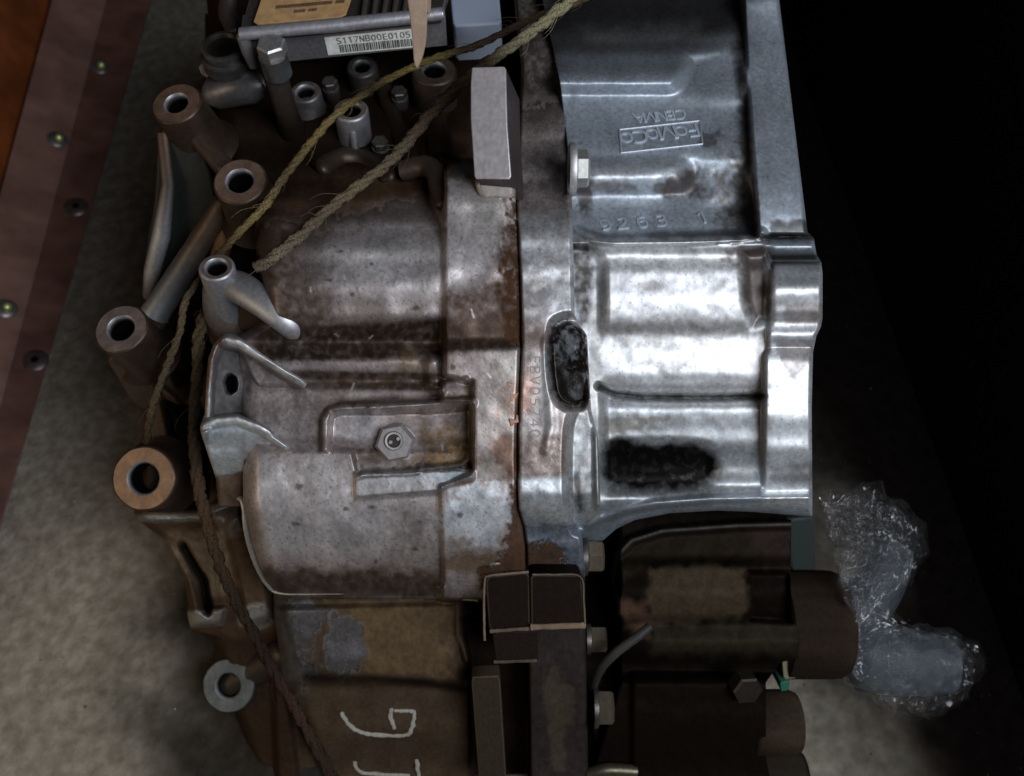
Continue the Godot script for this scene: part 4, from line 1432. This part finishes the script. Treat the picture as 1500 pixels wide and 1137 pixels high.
func small_fittings(g: Node3D) -> void:
	# drain nut in the pocket
	var s := Solid.new()
	var ax := Vector3(0.02, 0.86, 0.5)
	var nut := Color(0.30, 0.28, 0.275)
	var r := span(32, -14)
	turned(s, spot(580, 652, -17), ax, [[r * 0.5, 0, nut], [r * 0.98, 0, nut], [r, -0.001, nut], [r, -0.008, nut * 0.7]], 40)
	var plug := Node3D.new()
	plug.name = "drain_plug"
	g.add_child(plug, true)
	plug.position = -g.position
	put("flange", s.mesh(), "oxidised", plug)
	s = Solid.new()
	hex_head(s, spot(578, 649, -9), ax, r * 0.93, 0.006, nut, 0.2)
	put("hexagon", s.mesh(), "oxidised", plug)
	s = Solid.new()
	var q := span(14, -8)
	turned(s, spot(577, 646, -7.5), ax, [[0, -0.0012, Color(0.05, 0.04, 0.035)], [q * 0.62, -0.0012, Color(0.05, 0.04, 0.035)], [q * 0.72, 0.0006, Color(0.4, 0.38, 0.37)], [q * 0.92, 0.0007, Color(0.4, 0.38, 0.37)], [q, 0, nut], [q, -0.003, nut]], 28)
	hex_head(s, spot(572, 648, -6.8), ax, q * 0.22, 0.003, Color(0.4, 0.36, 0.33))
	hex_head(s, spot(583, 643, -6.8), ax, q * 0.22, 0.003, Color(0.4, 0.36, 0.33))
	put("socket", s.mesh(), "oxidised", plug)
	# flanged bolt through the clutch housing
	s = Solid.new()
	turned(s, spot(838, 248, -22), side, [[0.0155, -0.002, SILVER], [0.0165, 0.0, SILVER], [0.0160, 0.002, SILVER], [0.012, 0.003, Color(0.4, 0.4, 0.4)]], 40)
	hex_head(s, spot(863, 247, -26), side, span(27, -26), 0.0085, Color(0.55, 0.55, 0.53), 0.25)
	put("joint_bolt", s.mesh(), "clean", g)
	var heads := [[884, 816, -66, 24], [888, 937, -92, 20], [898, 1036, -100, 26]]
	for b in heads:
		s = Solid.new()
		hex_head(s, spot(b[0], b[1], b[2]), side, span(b[3], b[2]), 0.011, Color(0.17, 0.135, 0.095), 0.26)
		var wr := span(b[3] * 1.15, b[2])
		turned(s, spot(b[0], b[1], b[2]) - side * 0.011, side, [[wr * 0.8, 0.001, Color(0.12, 0.11, 0.10)], [wr, 0, Color(0.12, 0.11, 0.10)], [wr, -0.003, Color(0.08, 0.07, 0.06)]], 28)
		put("joint_bolt", s.mesh(), "steel", g)
	s = Solid.new()
	hex_head(s, spot(1097, 1014, -72), Vector3(0.1, 0.7, 0.7), span(23, -72), 0.012, Color(0.045, 0.036, 0.03), 0.1)
	put("cover_bolt", s.mesh(), "steel", g)
	# twin lugs of the joint, each a box with a pale rim painted as its lit edges
	var dark := Color(0.012, 0.008, 0.006)
	var worn := Color(0.20, 0.14, 0.095)  # tan painted on the edges that catch the light
	s = Solid.new()
	slab(s, rounded(pic([[711, 845, -16], [776, 838, -16], [777, 922, -20], [716, 925, -20]]), 1, 0.08), 0.05, 0.0015, dark, Color(0.05, 0.035, 0.026), Color(0.01, 0.007, 0.006))
	put("joint_lug", s.mesh(), "grime", g)
	s = Solid.new()
	slab(s, rounded(pic([[777, 842, -13], [852, 842, -14], [857, 920, -18], [778, 922, -18]]), 1, 0.06), 0.05, 0.0015, dark, Color(0.05, 0.035, 0.026), Color(0.01, 0.007, 0.006))
	put("joint_lug", s.mesh(), "grime", g)
	var rims := [
		[[[710, 938, -22], [709, 900, -17], [710, 852, -14], [716, 844, -13], [740, 841, -13], [774, 838, -13]], 0.0008, Color(0.17, 0.13, 0.10)],
		[[[718, 925, -18], [745, 923, -18], [776, 921, -18]], 0.0013, Color(0.13, 0.095, 0.07)],
		[[[778, 919, -16], [800, 918, -16], [857, 916, -17]], 0.0021, worn],
		[[[780, 842, -12], [810, 842, -12], [850, 845, -13], [855, 880, -15], [857, 914, -16]], 0.0006, Color(0.13, 0.10, 0.075)],
		[[[724, 970, -60], [786, 968, -60]], 0.0012, Color(0.10, 0.07, 0.055)]]
	for w in rims:
		s = Solid.new()
		rod(s, smooth_path(pic(w[0]), 6), [w[1], w[1] * 0.85, w[1]], [w[2], (w[2] as Color) * 0.75, w[2]], 8, 0.7, -ahead, 0.5)
		put("lug_rim", s.mesh(), "grime", g)
	s = Solid.new()
	slab(s, pic([[722, 928, -40], [788, 926, -40], [788, 968, -62], [726, 970, -62]]), 0.03, 0.001, Color(0.022, 0.016, 0.012))
	put("lug_foot", s.mesh(), "grime", g)
	# clips and straps under the lugs
	s = Solid.new()
	slab(s, rounded(pic([[690, 993, -70], [732, 991, -70], [742, 1150, -110], [702, 1150, -110]]), 1, 0.05), 0.01, 0.001, Color(0.040, 0.029, 0.021), Color(0.07, 0.055, 0.035))
	put("clamp_strap", s.mesh(), "grime", g)
	s = Solid.new()
	slab(s, rounded(pic([[862, 1030, -112], [926, 1024, -112], [930, 1120, -140], [878, 1120, -140]]), 1, 0.08), 0.02, 0.002, Color(0.040, 0.030, 0.024))
	put("clamp_strap", s.mesh(), "grime", g)
	s = Solid.new()
	rod(s, smooth_path(pic([[862, 1135, -118], [890, 1128, -116], [932, 1130, -118]])), [0.0045, 0.005, 0.0045], [Color(0.07, 0.065, 0.045), Color(0.12, 0.105, 0.07)], 12, 1.0, -ahead)
	put("pipe", s.mesh(), "steel", g)
	# wire across the dark gap
	s = Solid.new()
	rod(s, smooth_path(pic([[952, 918, -62], [935, 932, -60], [905, 954, -62], [882, 978, -72], [870, 1004, -90]])), [0.0030, 0.0032, 0.0028], [Color(0.02, 0.018, 0.017), Color(0.035, 0.033, 0.03), Color(0.012, 0.011, 0.01)], 10, 1.0, -ahead, 0.15)
	put("breather_hose", s.mesh(), "plastic", g)
	# output stub, solenoid and pins on the right
	s = Solid.new()
	var rr := span(78, -130)
	var br := Color(0.021, 0.014, 0.010)
	turned(s, spot(1150, 914, -135), side, [[rr * 0.9, -0.006, br], [rr, -0.004, br], [rr, 0.030, br], [rr * 0.985, 0.036, br * 1.2], [rr * 0.93, 0.040, br * 1.2], [0.0, 0.041, br]], 48)
	put("output_stub", s.mesh(), "grime", g)
	s = Solid.new()
	rr = span(46, -120)
	turned(s, spot(1120, 1058, -120), side, [[rr * 0.9, -0.010, br], [rr, -0.008, Color(0.03, 0.021, 0.015)], [rr, 0.018, Color(0.038, 0.027, 0.018)], [rr * 0.9, 0.023, Color(0.035, 0.025, 0.018)], [0.0, 0.0235, BLACK]], 40)
	put("output_stub", s.mesh(), "grime", g)
	s = Solid.new()
	rr = span(42, -150)
	turned(s, spot(1130, 1142, -150), side, [[rr, -0.05, br], [rr, 0.020, Color(0.03, 0.024, 0.018)], [rr * 0.9, 0.024, BLACK], [0.0, 0.0245, BLACK]], 40)
	put("output_stub", s.mesh(), "grime", g)
	s = Solid.new()
	slab(s, rounded(pic([[1146, 968, -108], [1170, 966, -108], [1168, 994, -114], [1148, 996, -114]]), 1, 0.12), 0.02, 0.001, Color(0.16, 0.14, 0.08))
	put("pin", s.mesh(), "plastic", g)
	s = Solid.new()
	slab(s, rounded(pic([[1143, 1000, -112], [1158, 998, -112], [1156, 1012, -115], [1144, 1014, -115]]), 1, 0.12), 0.02, 0.001, Color(0.02, 0.09, 0.06))
	put("seal", s.mesh(), "plastic", g)
	s = Solid.new()
	slab(s, rounded(pic([[1152, 762, -90], [1196, 756, -92], [1196, 836, -112], [1158, 838, -110]]), 1, 0.1), 0.03, 0.003, Color(0.020, 0.026, 0.024))
	put("hose_collar", s.mesh(), "plastic", g)
	# sealant bead along the lower case, and the lip at its left end
	s = Solid.new()
	rod(s, smooth_path(pic([[318, 742, -62], [334, 732, -54], [349, 729, -47], [357, 739, -44], [361, 775, -47], [370, 812, -56], [384, 845, -68], [398, 864, -76]]), 10), [0.0012, 0.0016, 0.002, 0.0021, 0.0018, 0.0014], [Color(0.22, 0.17, 0.15), Color(0.45, 0.44, 0.43), Color(0.55, 0.53, 0.51), Color(0.5, 0.48, 0.46)], 10, 0.8, -ahead, 0.25)
	put("case_lip", s.mesh(), "oxidised", g)
	s = Solid.new()
	rod(s, smooth_path(pic([[398, 866, -74], [420, 870, -78], [500, 869, -78], [600, 865, -76], [640, 861, -74], [648, 874, -74], [700, 880, -60]]), 12), [0.0008, 0.0007], [Color(0.40, 0.32, 0.26), Color(0.30, 0.24, 0.2)], 8, 0.8, -ahead, 0.7)
	put("sealant_bead", s.mesh(), "grime", g)
	# red-brown sealant squeezed out of the joint
	for k in 4:
		s = Solid.new()
		var px := 757.0 + rng.randf_range(-8, 9)
		var py := 592.0 + rng.randf_range(-36, 34)
		var a := rng.randf_range(0, TAU)
		var l := rng.randf_range(5, 12)
		rod(s, pic([[px, py, 7.5], [px + cos(a) * l * 0.6, py + sin(a) * l * 0.6, 8.6], [px + cos(a + 0.8) * l, py + sin(a + 0.8) * l, 8.2], [px + cos(a + 0.4) * l * 1.6, py + sin(a + 0.4) * l * 1.6, 7.4]]), [0.0005, 0.0015, 0.0011, 0.0004], [Color(0.36, 0.14, 0.08), Color(0.40, 0.24, 0.18), Color(0.33, 0.15, 0.10)], 7, 0.4, -ahead, 1.4)
		put("sealant_crumb", s.mesh(), "plastic", g)
	# chalk strokes on the lower case
	var strokes := [
		[[500, 1044], [510, 1060], [524, 1071], [545, 1076], [590, 1077], [602, 1070], [607, 1046], [600, 1042], [578, 1041]],
		[[574, 1038], [572, 1050], [578, 1068]],
		[[519, 1116], [532, 1132], [600, 1136]], [[610, 1113], [614, 1140]]]
	for w in strokes:
		s = Solid.new()
		var p := PackedVector3Array()
		for q2 in w:
			p.append(spot(q2[0], q2[1], case_sheet.height_at(q2[0], minf(q2[1], 1130.0)) + 0.6))
		rod(s, smooth_path(p, 6), [0.0014, 0.0017, 0.0013], [Color(0.34, 0.32, 0.28)], 8, 0.35, -ahead, 1.0)
		put("chalk_mark", s.mesh(), "grime", g)


# ------------------------------------------------------------------ ropes
func rope(called: String, pts: Array, r: float, pitch: float, cols: Array, frayed: int) -> MeshInstance3D:
	var s := Solid.new()
	var p := smooth_path(pic(pts), 14)
	var so_far := 0.0
	var strands: Array[PackedVector3Array] = [PackedVector3Array(), PackedVector3Array(), PackedVector3Array()]
	for k in p.size():
		if k > 0:
			so_far += p[k].distance_to(p[k - 1])
		var d := (p[mini(k + 1, p.size() - 1)] - p[maxi(k - 1, 0)]).normalized()
		var ex := d.cross(ahead).normalized()
		var ey := d.cross(ex)
		for w in 3:
			var t := so_far / pitch * TAU + TAU * w / 3.0
			var rr := r * (0.42 + 0.25 * noise.get_noise_1d(so_far * 60.0 + w * 9.0))
			strands[w].append(p[k] + ex * cos(t) * rr + ey * sin(t) * rr)
	for w in 3:
		rod(s, strands[w], [r * 0.70, r * 0.62, r * 0.74, r * 0.58, r * 0.70], cols, 9, 1.0, ahead, 0.8)
	for k in frayed:
		var i := rng.randi_range(2, p.size() - 3)
		var d := (p[i + 1] - p[i]).normalized()
		var out := (side * rng.randf_range(-1, 1) + upward * rng.randf_range(-1, 1) - ahead * rng.randf_range(0, 0.6)).normalized()
		var l := rng.randf_range(0.006, 0.016)
		rod(s, smooth_path(PackedVector3Array([p[i] + out * r * 0.7, p[i] + out * (r + l * 0.4) + d * l * 0.5, p[i] + out * (r + l * 0.5) + d * l]), 3), [0.00022, 0.0001], [pick_color(cols, float(i) / p.size())], 4)
	return put(called, s.mesh(), "rope")


func make_ropes() -> void:
	var straw := Color(0.40, 0.31, 0.13)
	var dirty := Color(0.20, 0.15, 0.085)
	var dark := Color(0.060, 0.040, 0.026)
	var grey := Color(0.22, 0.175, 0.12)
	var a := rope("jute_rope", [[905, -22, -40], [845, 2, -38], [770, 32, -40], [700, 66, -44], [640, 84, -48], [575, 112, -62], [530, 140, -64], [490, 170, -62], [455, 210, -54], [415, 262, -32], [385, 305, -22], [343, 348, -24], [306, 392, -52], [272, 440, -50], [262, 490, -50], [240, 548, -62], [222, 600, -74], [214, 650, -84]], 0.0023, 0.030, [dark, dirty, dark, dark, Color(0.36, 0.29, 0.10), dark, straw, Color(0.36, 0.27, 0.11), dirty, straw, dirty, grey, dirty, grey, dirty, dark], 34)
	tag(a, "thin straw coloured twisted rope drawn slantwise over the gearbox's bolt lugs on the left", "rope")
	a = rope("jute_rope", [[905, -45, -12], [860, -20, -14], [800, 30, -16], [740, 74, -18], [700, 100, -30], [660, 138, -44], [620, 180, -42], [585, 222, -38], [540, 262, -30], [490, 300, -22], [440, 345, -10], [400, 378, -4], [376, 392, -8]], 0.0033, 0.040, [dirty, Color(0.50, 0.46, 0.28), Color(0.42, 0.39, 0.25), dark, dark, Color(0.11, 0.075, 0.05), grey, Color(0.28, 0.22, 0.14), grey, Color(0.30, 0.26, 0.18), Color(0.26, 0.23, 0.18)], 30)
	tag(a, "thick greyish frayed rope running from the square block down to the gear case", "rope")
	a = rope("jute_rope", [[318, 432, -75], [302, 456, -58], [292, 490, -44], [290, 525, -40], [286, 580, -38], [284, 630, -46], [288, 690, -58], [298, 745, -58], [312, 800, -66], [340, 868, -72], [372, 930, -74], [410, 1000, -80], [450, 1070, -86], [492, 1150, -92]], 0.0036, 0.040, [dark, Color(0.12, 0.09, 0.05), dirty, dark, Color(0.10, 0.075, 0.05), Color(0.14, 0.09, 0.05), Color(0.12, 0.075, 0.04), dark, Color(0.05, 0.03, 0.022), Color(0.10, 0.055, 0.04), dark], 30)
	tag(a, "dark oil soaked rope hanging down the left end of the gearbox to the bottom edge", "rope")


# ------------------------------------------------------------------ loose things
func make_loose_things() -> void:
	# a sliver of wood that sticks into the picture from above
	var s := Solid.new()
	slab(s, rounded(pic([[592, -30, 60], [630, -30, 60], [626, 10, 54], [624, 62, 44], [619, 84, 40], [611, 102, 36], [606, 92, 38], [603, 50, 46], [598, 10, 54]]), 1, 0.15), 0.0022, 0.0007, Color(0.33, 0.235, 0.17))
	var w := put("wood_splinter", s.mesh(), "wood")
	tag(w, "pale pointed sliver of wood hanging down in front of the control unit's bar code label", "splinter")
	s = Solid.new()
	slab(s, rounded(pic([[622, -30, 58], [632, -30, 58], [631, 14, 52], [628, 26, 50], [624, 8, 53]]), 1, 0.15), 0.0012, 0.0004, Color(0.26, 0.18, 0.125))
	put("shaving", s.mesh(), "wood", w)
	bubble_wrap()


func bubble_wrap() -> void:
	var root := Node3D.new()
	root.name = "bubble_wrap"
	add_child(root)
	root.position = Vector3(spot(1290, 900, -120).x, 0.0, spot(1290, 900, -120).z)
	tag(root, "crumpled clear bubble wrap tied round the shaft end right of the gearbox", "bubble wrap")
	var lobes := [
		[[1246, 800], -108, 38.0, [[1196, 722], [1250, 710], [1292, 706], [1300, 726], [1330, 738], [1356, 768], [1362, 806], [1346, 846], [1322, 866], [1306, 884], [1310, 925], [1270, 940], [1238, 935], [1226, 860], [1218, 800]], 3],
		[[1335, 970], -125, 44.0, [[1236, 872], [1288, 890], [1340, 914], [1396, 922], [1432, 940], [1447, 966], [1440, 1000], [1410, 1030], [1370, 1052], [1332, 1058], [1298, 1046], [1270, 1020], [1240, 1000], [1232, 950]], 8]]
	var crimp := FastNoiseLite.new()
	crimp.noise_type = FastNoiseLite.TYPE_SIMPLEX
	crimp.fractal_type = FastNoiseLite.FRACTAL_NONE
	crimp.frequency = 1.0
	crimp.seed = 5
	for L in lobes:
		var c := Vector2(L[0][0], L[0][1])
		var poly: Array = L[3]
		for layer in 2:
			var s := Solid.new()
			var grow := 1.0 - 0.16 * layer
			var around := 170
			var deep := 50
			for half in [1.0, -0.8]:
				var base := s.v.size()
				for j in deep + 1:
					var f := float(j) / deep
					for i in around:
						var t := float(i) / around * poly.size()
						var a = poly[int(t) % poly.size()]
						var b = poly[(int(t) + 1) % poly.size()]
						var e := Vector2(lerpf(a[0], b[0], t - int(t)), lerpf(a[1], b[1], t - int(t)))
						var q := c + (e - c) * f * grow
						var up: float = L[2] * sqrt(maxf(0.0, 1.0 - f * f)) * grow
						var rim := clampf((1.0 - f) * 4.0, 0.0, 1.0)
						var dir := e - c
						var th := dir.angle()
						var pleat := 1.0 - absf(crimp.get_noise_3d(cos(th) * 1.5 + layer * 8.0, sin(th) * 1.5, f * 0.5 + half * 6.0)) * 2.2
						var fold := 1.0 - absf(crimp.get_noise_3d(q.x * 0.017 + layer * 3.0, q.y * 0.017, half * 5.0)) * 2.2
						var bend := 1.0 - absf(crimp.get_noise_3d(q.y * 0.034 + layer * 3.0, q.x * 0.034, half * 5.0)) * 2.0
						var nick := 1.0 - absf(crimp.get_noise_3d(q.x * 0.075 + 20.0, q.y * 0.075 + layer * 4.0, half * 3.0)) * 2.0
						var hh: float = L[1] + half * up * 0.5 + (fold * 8.0 + bend * 3.5 + pleat * 5.0 * f + nick * 1.5 - 8.0) * rim * half
						q += dir.normalized() * (pleat - 0.4) * 6.0 * f * f
						s.vert(spot(q.x, q.y, hh), Vector3.ZERO, Color.WHITE)
				for j in deep:
					for i in around:
						var a := base + j * around + i
						var b := base + j * around + (i + 1) % around
						s.t.append_array([a, b, a + around, b, b + around, a + around])
			for k in range(0, s.t.size(), 3):
				var nn: Vector3 = (s.v[s.t[k + 2]] - s.v[s.t[k]]).cross(s.v[s.t[k + 1]] - s.v[s.t[k]])
				for w in 3:
					s.n[s.t[k + w]] += nn
			for k in s.n.size():
				s.n[k] = s.n[k].normalized() if s.n[k].length() > 0.0 else -ahead
			put("film", s.mesh(), "film", root)
	# what is wrapped: a dark shaft end
	var s2 := Solid.new()
	rod(s2, smooth_path(pic([[1225, 905, -140], [1260, 890, -140], [1290, 850, -140], [1305, 800, -140]])), [0.022, 0.020, 0.018, 0.016], [Color(0.03, 0.035, 0.04)], 24, 1.0, -ahead)
	put("shaft_end", s2.mesh(), "plastic", root)
	s2 = Solid.new()
	rod(s2, smooth_path(pic([[1260, 960, -148], [1320, 968, -148], [1390, 975, -148]])), [0.026, 0.026, 0.02], [Color(0.05, 0.06, 0.068)], 24, 1.0, -ahead)
	put("shaft_end", s2.mesh(), "plastic", root)


# ------------------------------------------------------------------ the place
func make_setting() -> void:
	var s := Solid.new()
	var count := 220
	var p0 := floor_spot(1225, 250, 0.0)
	var p1 := floor_spot(1490, 1000, 0.0)
	var pa := Vector2(p0.x, p0.z)
	var pd := (Vector2(p1.x, p1.z) - pa).normalized()
	for j in count + 1:
		for i in count + 1:
			var x := lerpf(-2.2, 2.6, float(i) / count)
			var z := lerpf(-3.2, 1.4, float(j) / count)
			var floor_shade := smoothstep(0.66, 0.30, Vector2(x - 0.40, (z + 0.40) * (0.7 if z < -0.4 else 1.2)).length() + 0.1 * noise.get_noise_2d(x * 5.0, z * 5.0))  # shade right of the gearbox, painted into the floor colour
			floor_shade = maxf(floor_shade, smoothstep(0.55, 0.25, Vector2(x + 0.42, (z + 0.72) * 0.7).length() + 0.1 * noise.get_noise_2d(x * 5.0, z * 5.0)) * 0.45)  # unlit far left of the floor, darkened in its colour
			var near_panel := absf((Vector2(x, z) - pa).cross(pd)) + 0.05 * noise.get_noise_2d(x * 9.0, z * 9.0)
			floor_shade = maxf(floor_shade, smoothstep(0.24, 0.06, near_panel))  # painted shade deepens towards the panel
			var contact_shade := smoothstep(0.24, 0.10, Vector2(x + 0.13, (z - 0.08) * 0.8).length() + 0.06 * noise.get_noise_2d(x * 11.0, z * 11.0))  # contact shadow beside the gearbox, painted into the floor colour
			floor_shade = maxf(floor_shade, contact_shade * 0.9)
			s.vert(Vector3(x, 0.0015 * noise.get_noise_2d(x * 6.0, z * 6.0), z), Vector3.UP, Color(0.31, 0.275, 0.225).lerp(Color(0.0055, 0.004, 0.0035), floor_shade))
	for j in count:
		for i in count:
			var a := j * (count + 1) + i
			s.quad(a, a + 1, a + count + 2, a + count + 1)
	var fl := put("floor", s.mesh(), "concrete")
	tag(fl, "worn grey concrete floor under the gearbox", "", "", "structure")
	var gm := MultiMesh.new()
	gm.transform_format = MultiMesh.TRANSFORM_3D
	gm.use_colors = true
	var stone := SphereMesh.new()
	stone.radius = 0.001
	stone.height = 0.0016
	stone.radial_segments = 7
	stone.rings = 4
	stone.material = mats["grime"]
	gm.mesh = stone
	gm.instance_count = 900
	for k in 900:
		var at := Vector3(rng.randf_range(-0.55, -0.12), 0.0, rng.randf_range(-0.75, 0.30))
		if k % 3 == 0:
			at = Vector3(rng.randf_range(0.12, 0.46), 0.0, rng.randf_range(-0.5, 0.30))
		var b := Basis.from_euler(Vector3(rng.randf(), rng.randf() * TAU, rng.randf())) * rng.randf_range(0.25, 1.0) * (1.6 if k % 23 == 0 else 0.8)
		gm.set_instance_transform(k, Transform3D(b, at))
		gm.set_instance_color(k, [Color(0.26, 0.23, 0.20), Color(0.38, 0.35, 0.32), Color(0.66, 0.64, 0.60)][k % 3])
	var grit := MultiMeshInstance3D.new()
	grit.name = "floor_grit"
	grit.multimesh = gm
	add_child(grit)
	tag(grit, "loose dark and pale grit scattered over the concrete floor", "grit", "", "stuff")
	# riveted steel strip along the left
	var strip := Node3D.new()
	strip.name = "steel_strip"
	add_child(strip)
	tag(strip, "long dull purple steel strip with screw holes, lying along the left of the floor", "metal strip")
	var y := 0.012
	var p := [floor_spot(60, -60, y + 0.03), floor_spot(150, -60, y), floor_spot(195, -60, y - 0.008), floor_spot(60, 640, y - 0.008), floor_spot(-30, 1000, y - 0.008), floor_spot(-90, 1000, y), floor_spot(-160, 640, y + 0.03)]
	s = Solid.new()
	var outer0 := floor_spot(92, -60, 0.045)
	var outer1 := floor_spot(-62, 520, 0.045)
	var outdir := (outer1 - outer0)
	outer1 = outer0 + outdir * 1.5
	var mid0 := floor_spot(172, -60, 0.016)
	var mid1 := mid0 + (floor_spot(20, 520, 0.016) - mid0) * 1.5
	var in0 := floor_spot(238, -60, 0.004)
	var in1 := in0 + (floor_spot(72, 520, 0.004) - in0) * 1.5
	var purple := Color(0.165, 0.080, 0.060)
	slab(s, PackedVector3Array([outer0, mid0, mid1, outer1]), 0.002, 0.0008, Color(0.27, 0.145, 0.115), Color(0.3, 0.22, 0.21))
	put("upper_face", s.mesh(), "painted", strip)
	s = Solid.new()
	slab(s, PackedVector3Array([mid0, in0, in1, mid1]), 0.002, 0.0008, purple)
	put("lower_face", s.mesh(), "painted", strip)
	var up_n := (mid0 - outer0).cross(mid1 - outer0).normalized()
	if up_n.y < 0.0:
		up_n = -up_n
	var low_n := (in0 - mid0).cross(in1 - mid0).normalized()
	if low_n.y < 0.0:
		low_n = -low_n
	for k in 3:
		var px: float = [146, 84, 8][k]
		var py: float = [98, 204, 452][k]
		var face := [low_n, up_n, up_n][k] as Vector3
		var at := on_plane(px, py, mid0, face)
		screw(strip, at, face, 0.0075, Color(0.80, 0.90, 0.30), true)
	for k in 2:
		var px: float = [111, 51][k]
		var py: float = [303, 528][k]
		screw(strip, on_plane(px, py, mid0, low_n), low_n, 0.0085, Color(0.12, 0.09, 0.09), false)
	# orange-red board standing behind the strip
	s = Solid.new()
	var d := Vector3(-0.03, 0.0, 0)
	var b0 := outer0 + d * 0.2 + (outer0 - outer1).normalized() * 0.3
	var b1 := outer1 + d * 0.2
	slab(s, PackedVector3Array([b0 + Vector3(0, -0.04, 0), b1 + Vector3(0, -0.04, 0), b1 + Vector3(-0.14, 0.32, 0), b0 + Vector3(-0.14, 0.32, 0)]), 0.02, 0.002, Color(0.26, 0.070, 0.018))
	var bd := put("red_board", s.mesh(), "painted")
	tag(bd, "orange red painted board leaning outwards behind the steel strip at the left edge", "board")
	# dark panel added on the right to keep the light off the floor
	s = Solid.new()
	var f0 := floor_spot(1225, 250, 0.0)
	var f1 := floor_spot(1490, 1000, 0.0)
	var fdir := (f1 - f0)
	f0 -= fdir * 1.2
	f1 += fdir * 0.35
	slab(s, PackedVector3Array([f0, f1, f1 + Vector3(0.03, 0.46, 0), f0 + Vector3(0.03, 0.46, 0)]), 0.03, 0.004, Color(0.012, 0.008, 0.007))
	var pn := put("shade_panel", s.mesh(), "grime")
	tag(pn, "black panel added along the right edge to keep the floor there dark", "panel")


func on_plane(px: float, py: float, at: Vector3, n: Vector3) -> Vector3:
	var r := ahead + side * ((px - 750.0) / FOCAL) - upward * ((py - 568.5) / FOCAL)
	return cam_at + r * ((at - cam_at).dot(n) / r.dot(n))


func screw(strip: Node3D, at: Vector3, n: Vector3, r: float, col: Color, glint: bool) -> void:
	var s := Solid.new()
	var washer := Color(0.22, 0.21, 0.2) if glint else Color(0.15, 0.115, 0.115)
	turned(s, at, n, [[0.0, 0.0012, BLACK], [r * 0.42, 0.0012, BLACK], [r * 0.45, 0.0022, washer], [r * 1.3, 0.0018, washer], [r * 1.5, 0.0, washer]], 26)
	var o := put("washer", s.mesh(), "steel", strip)
	if glint:  # bright yellow-green knob painted as the glint on the screw
		s = Solid.new()
		turned(s, at + Vector3(r * 0.35, 0.0022, 0.0), n + Vector3(0.3, 0, 0.2), [[0.0, 0.0045, col], [r * 0.35, 0.0042, col], [r * 0.5, 0.0028, col], [r * 0.55, 0.0, col]], 16)
		put("screw_glint", s.mesh(), "steel", o)
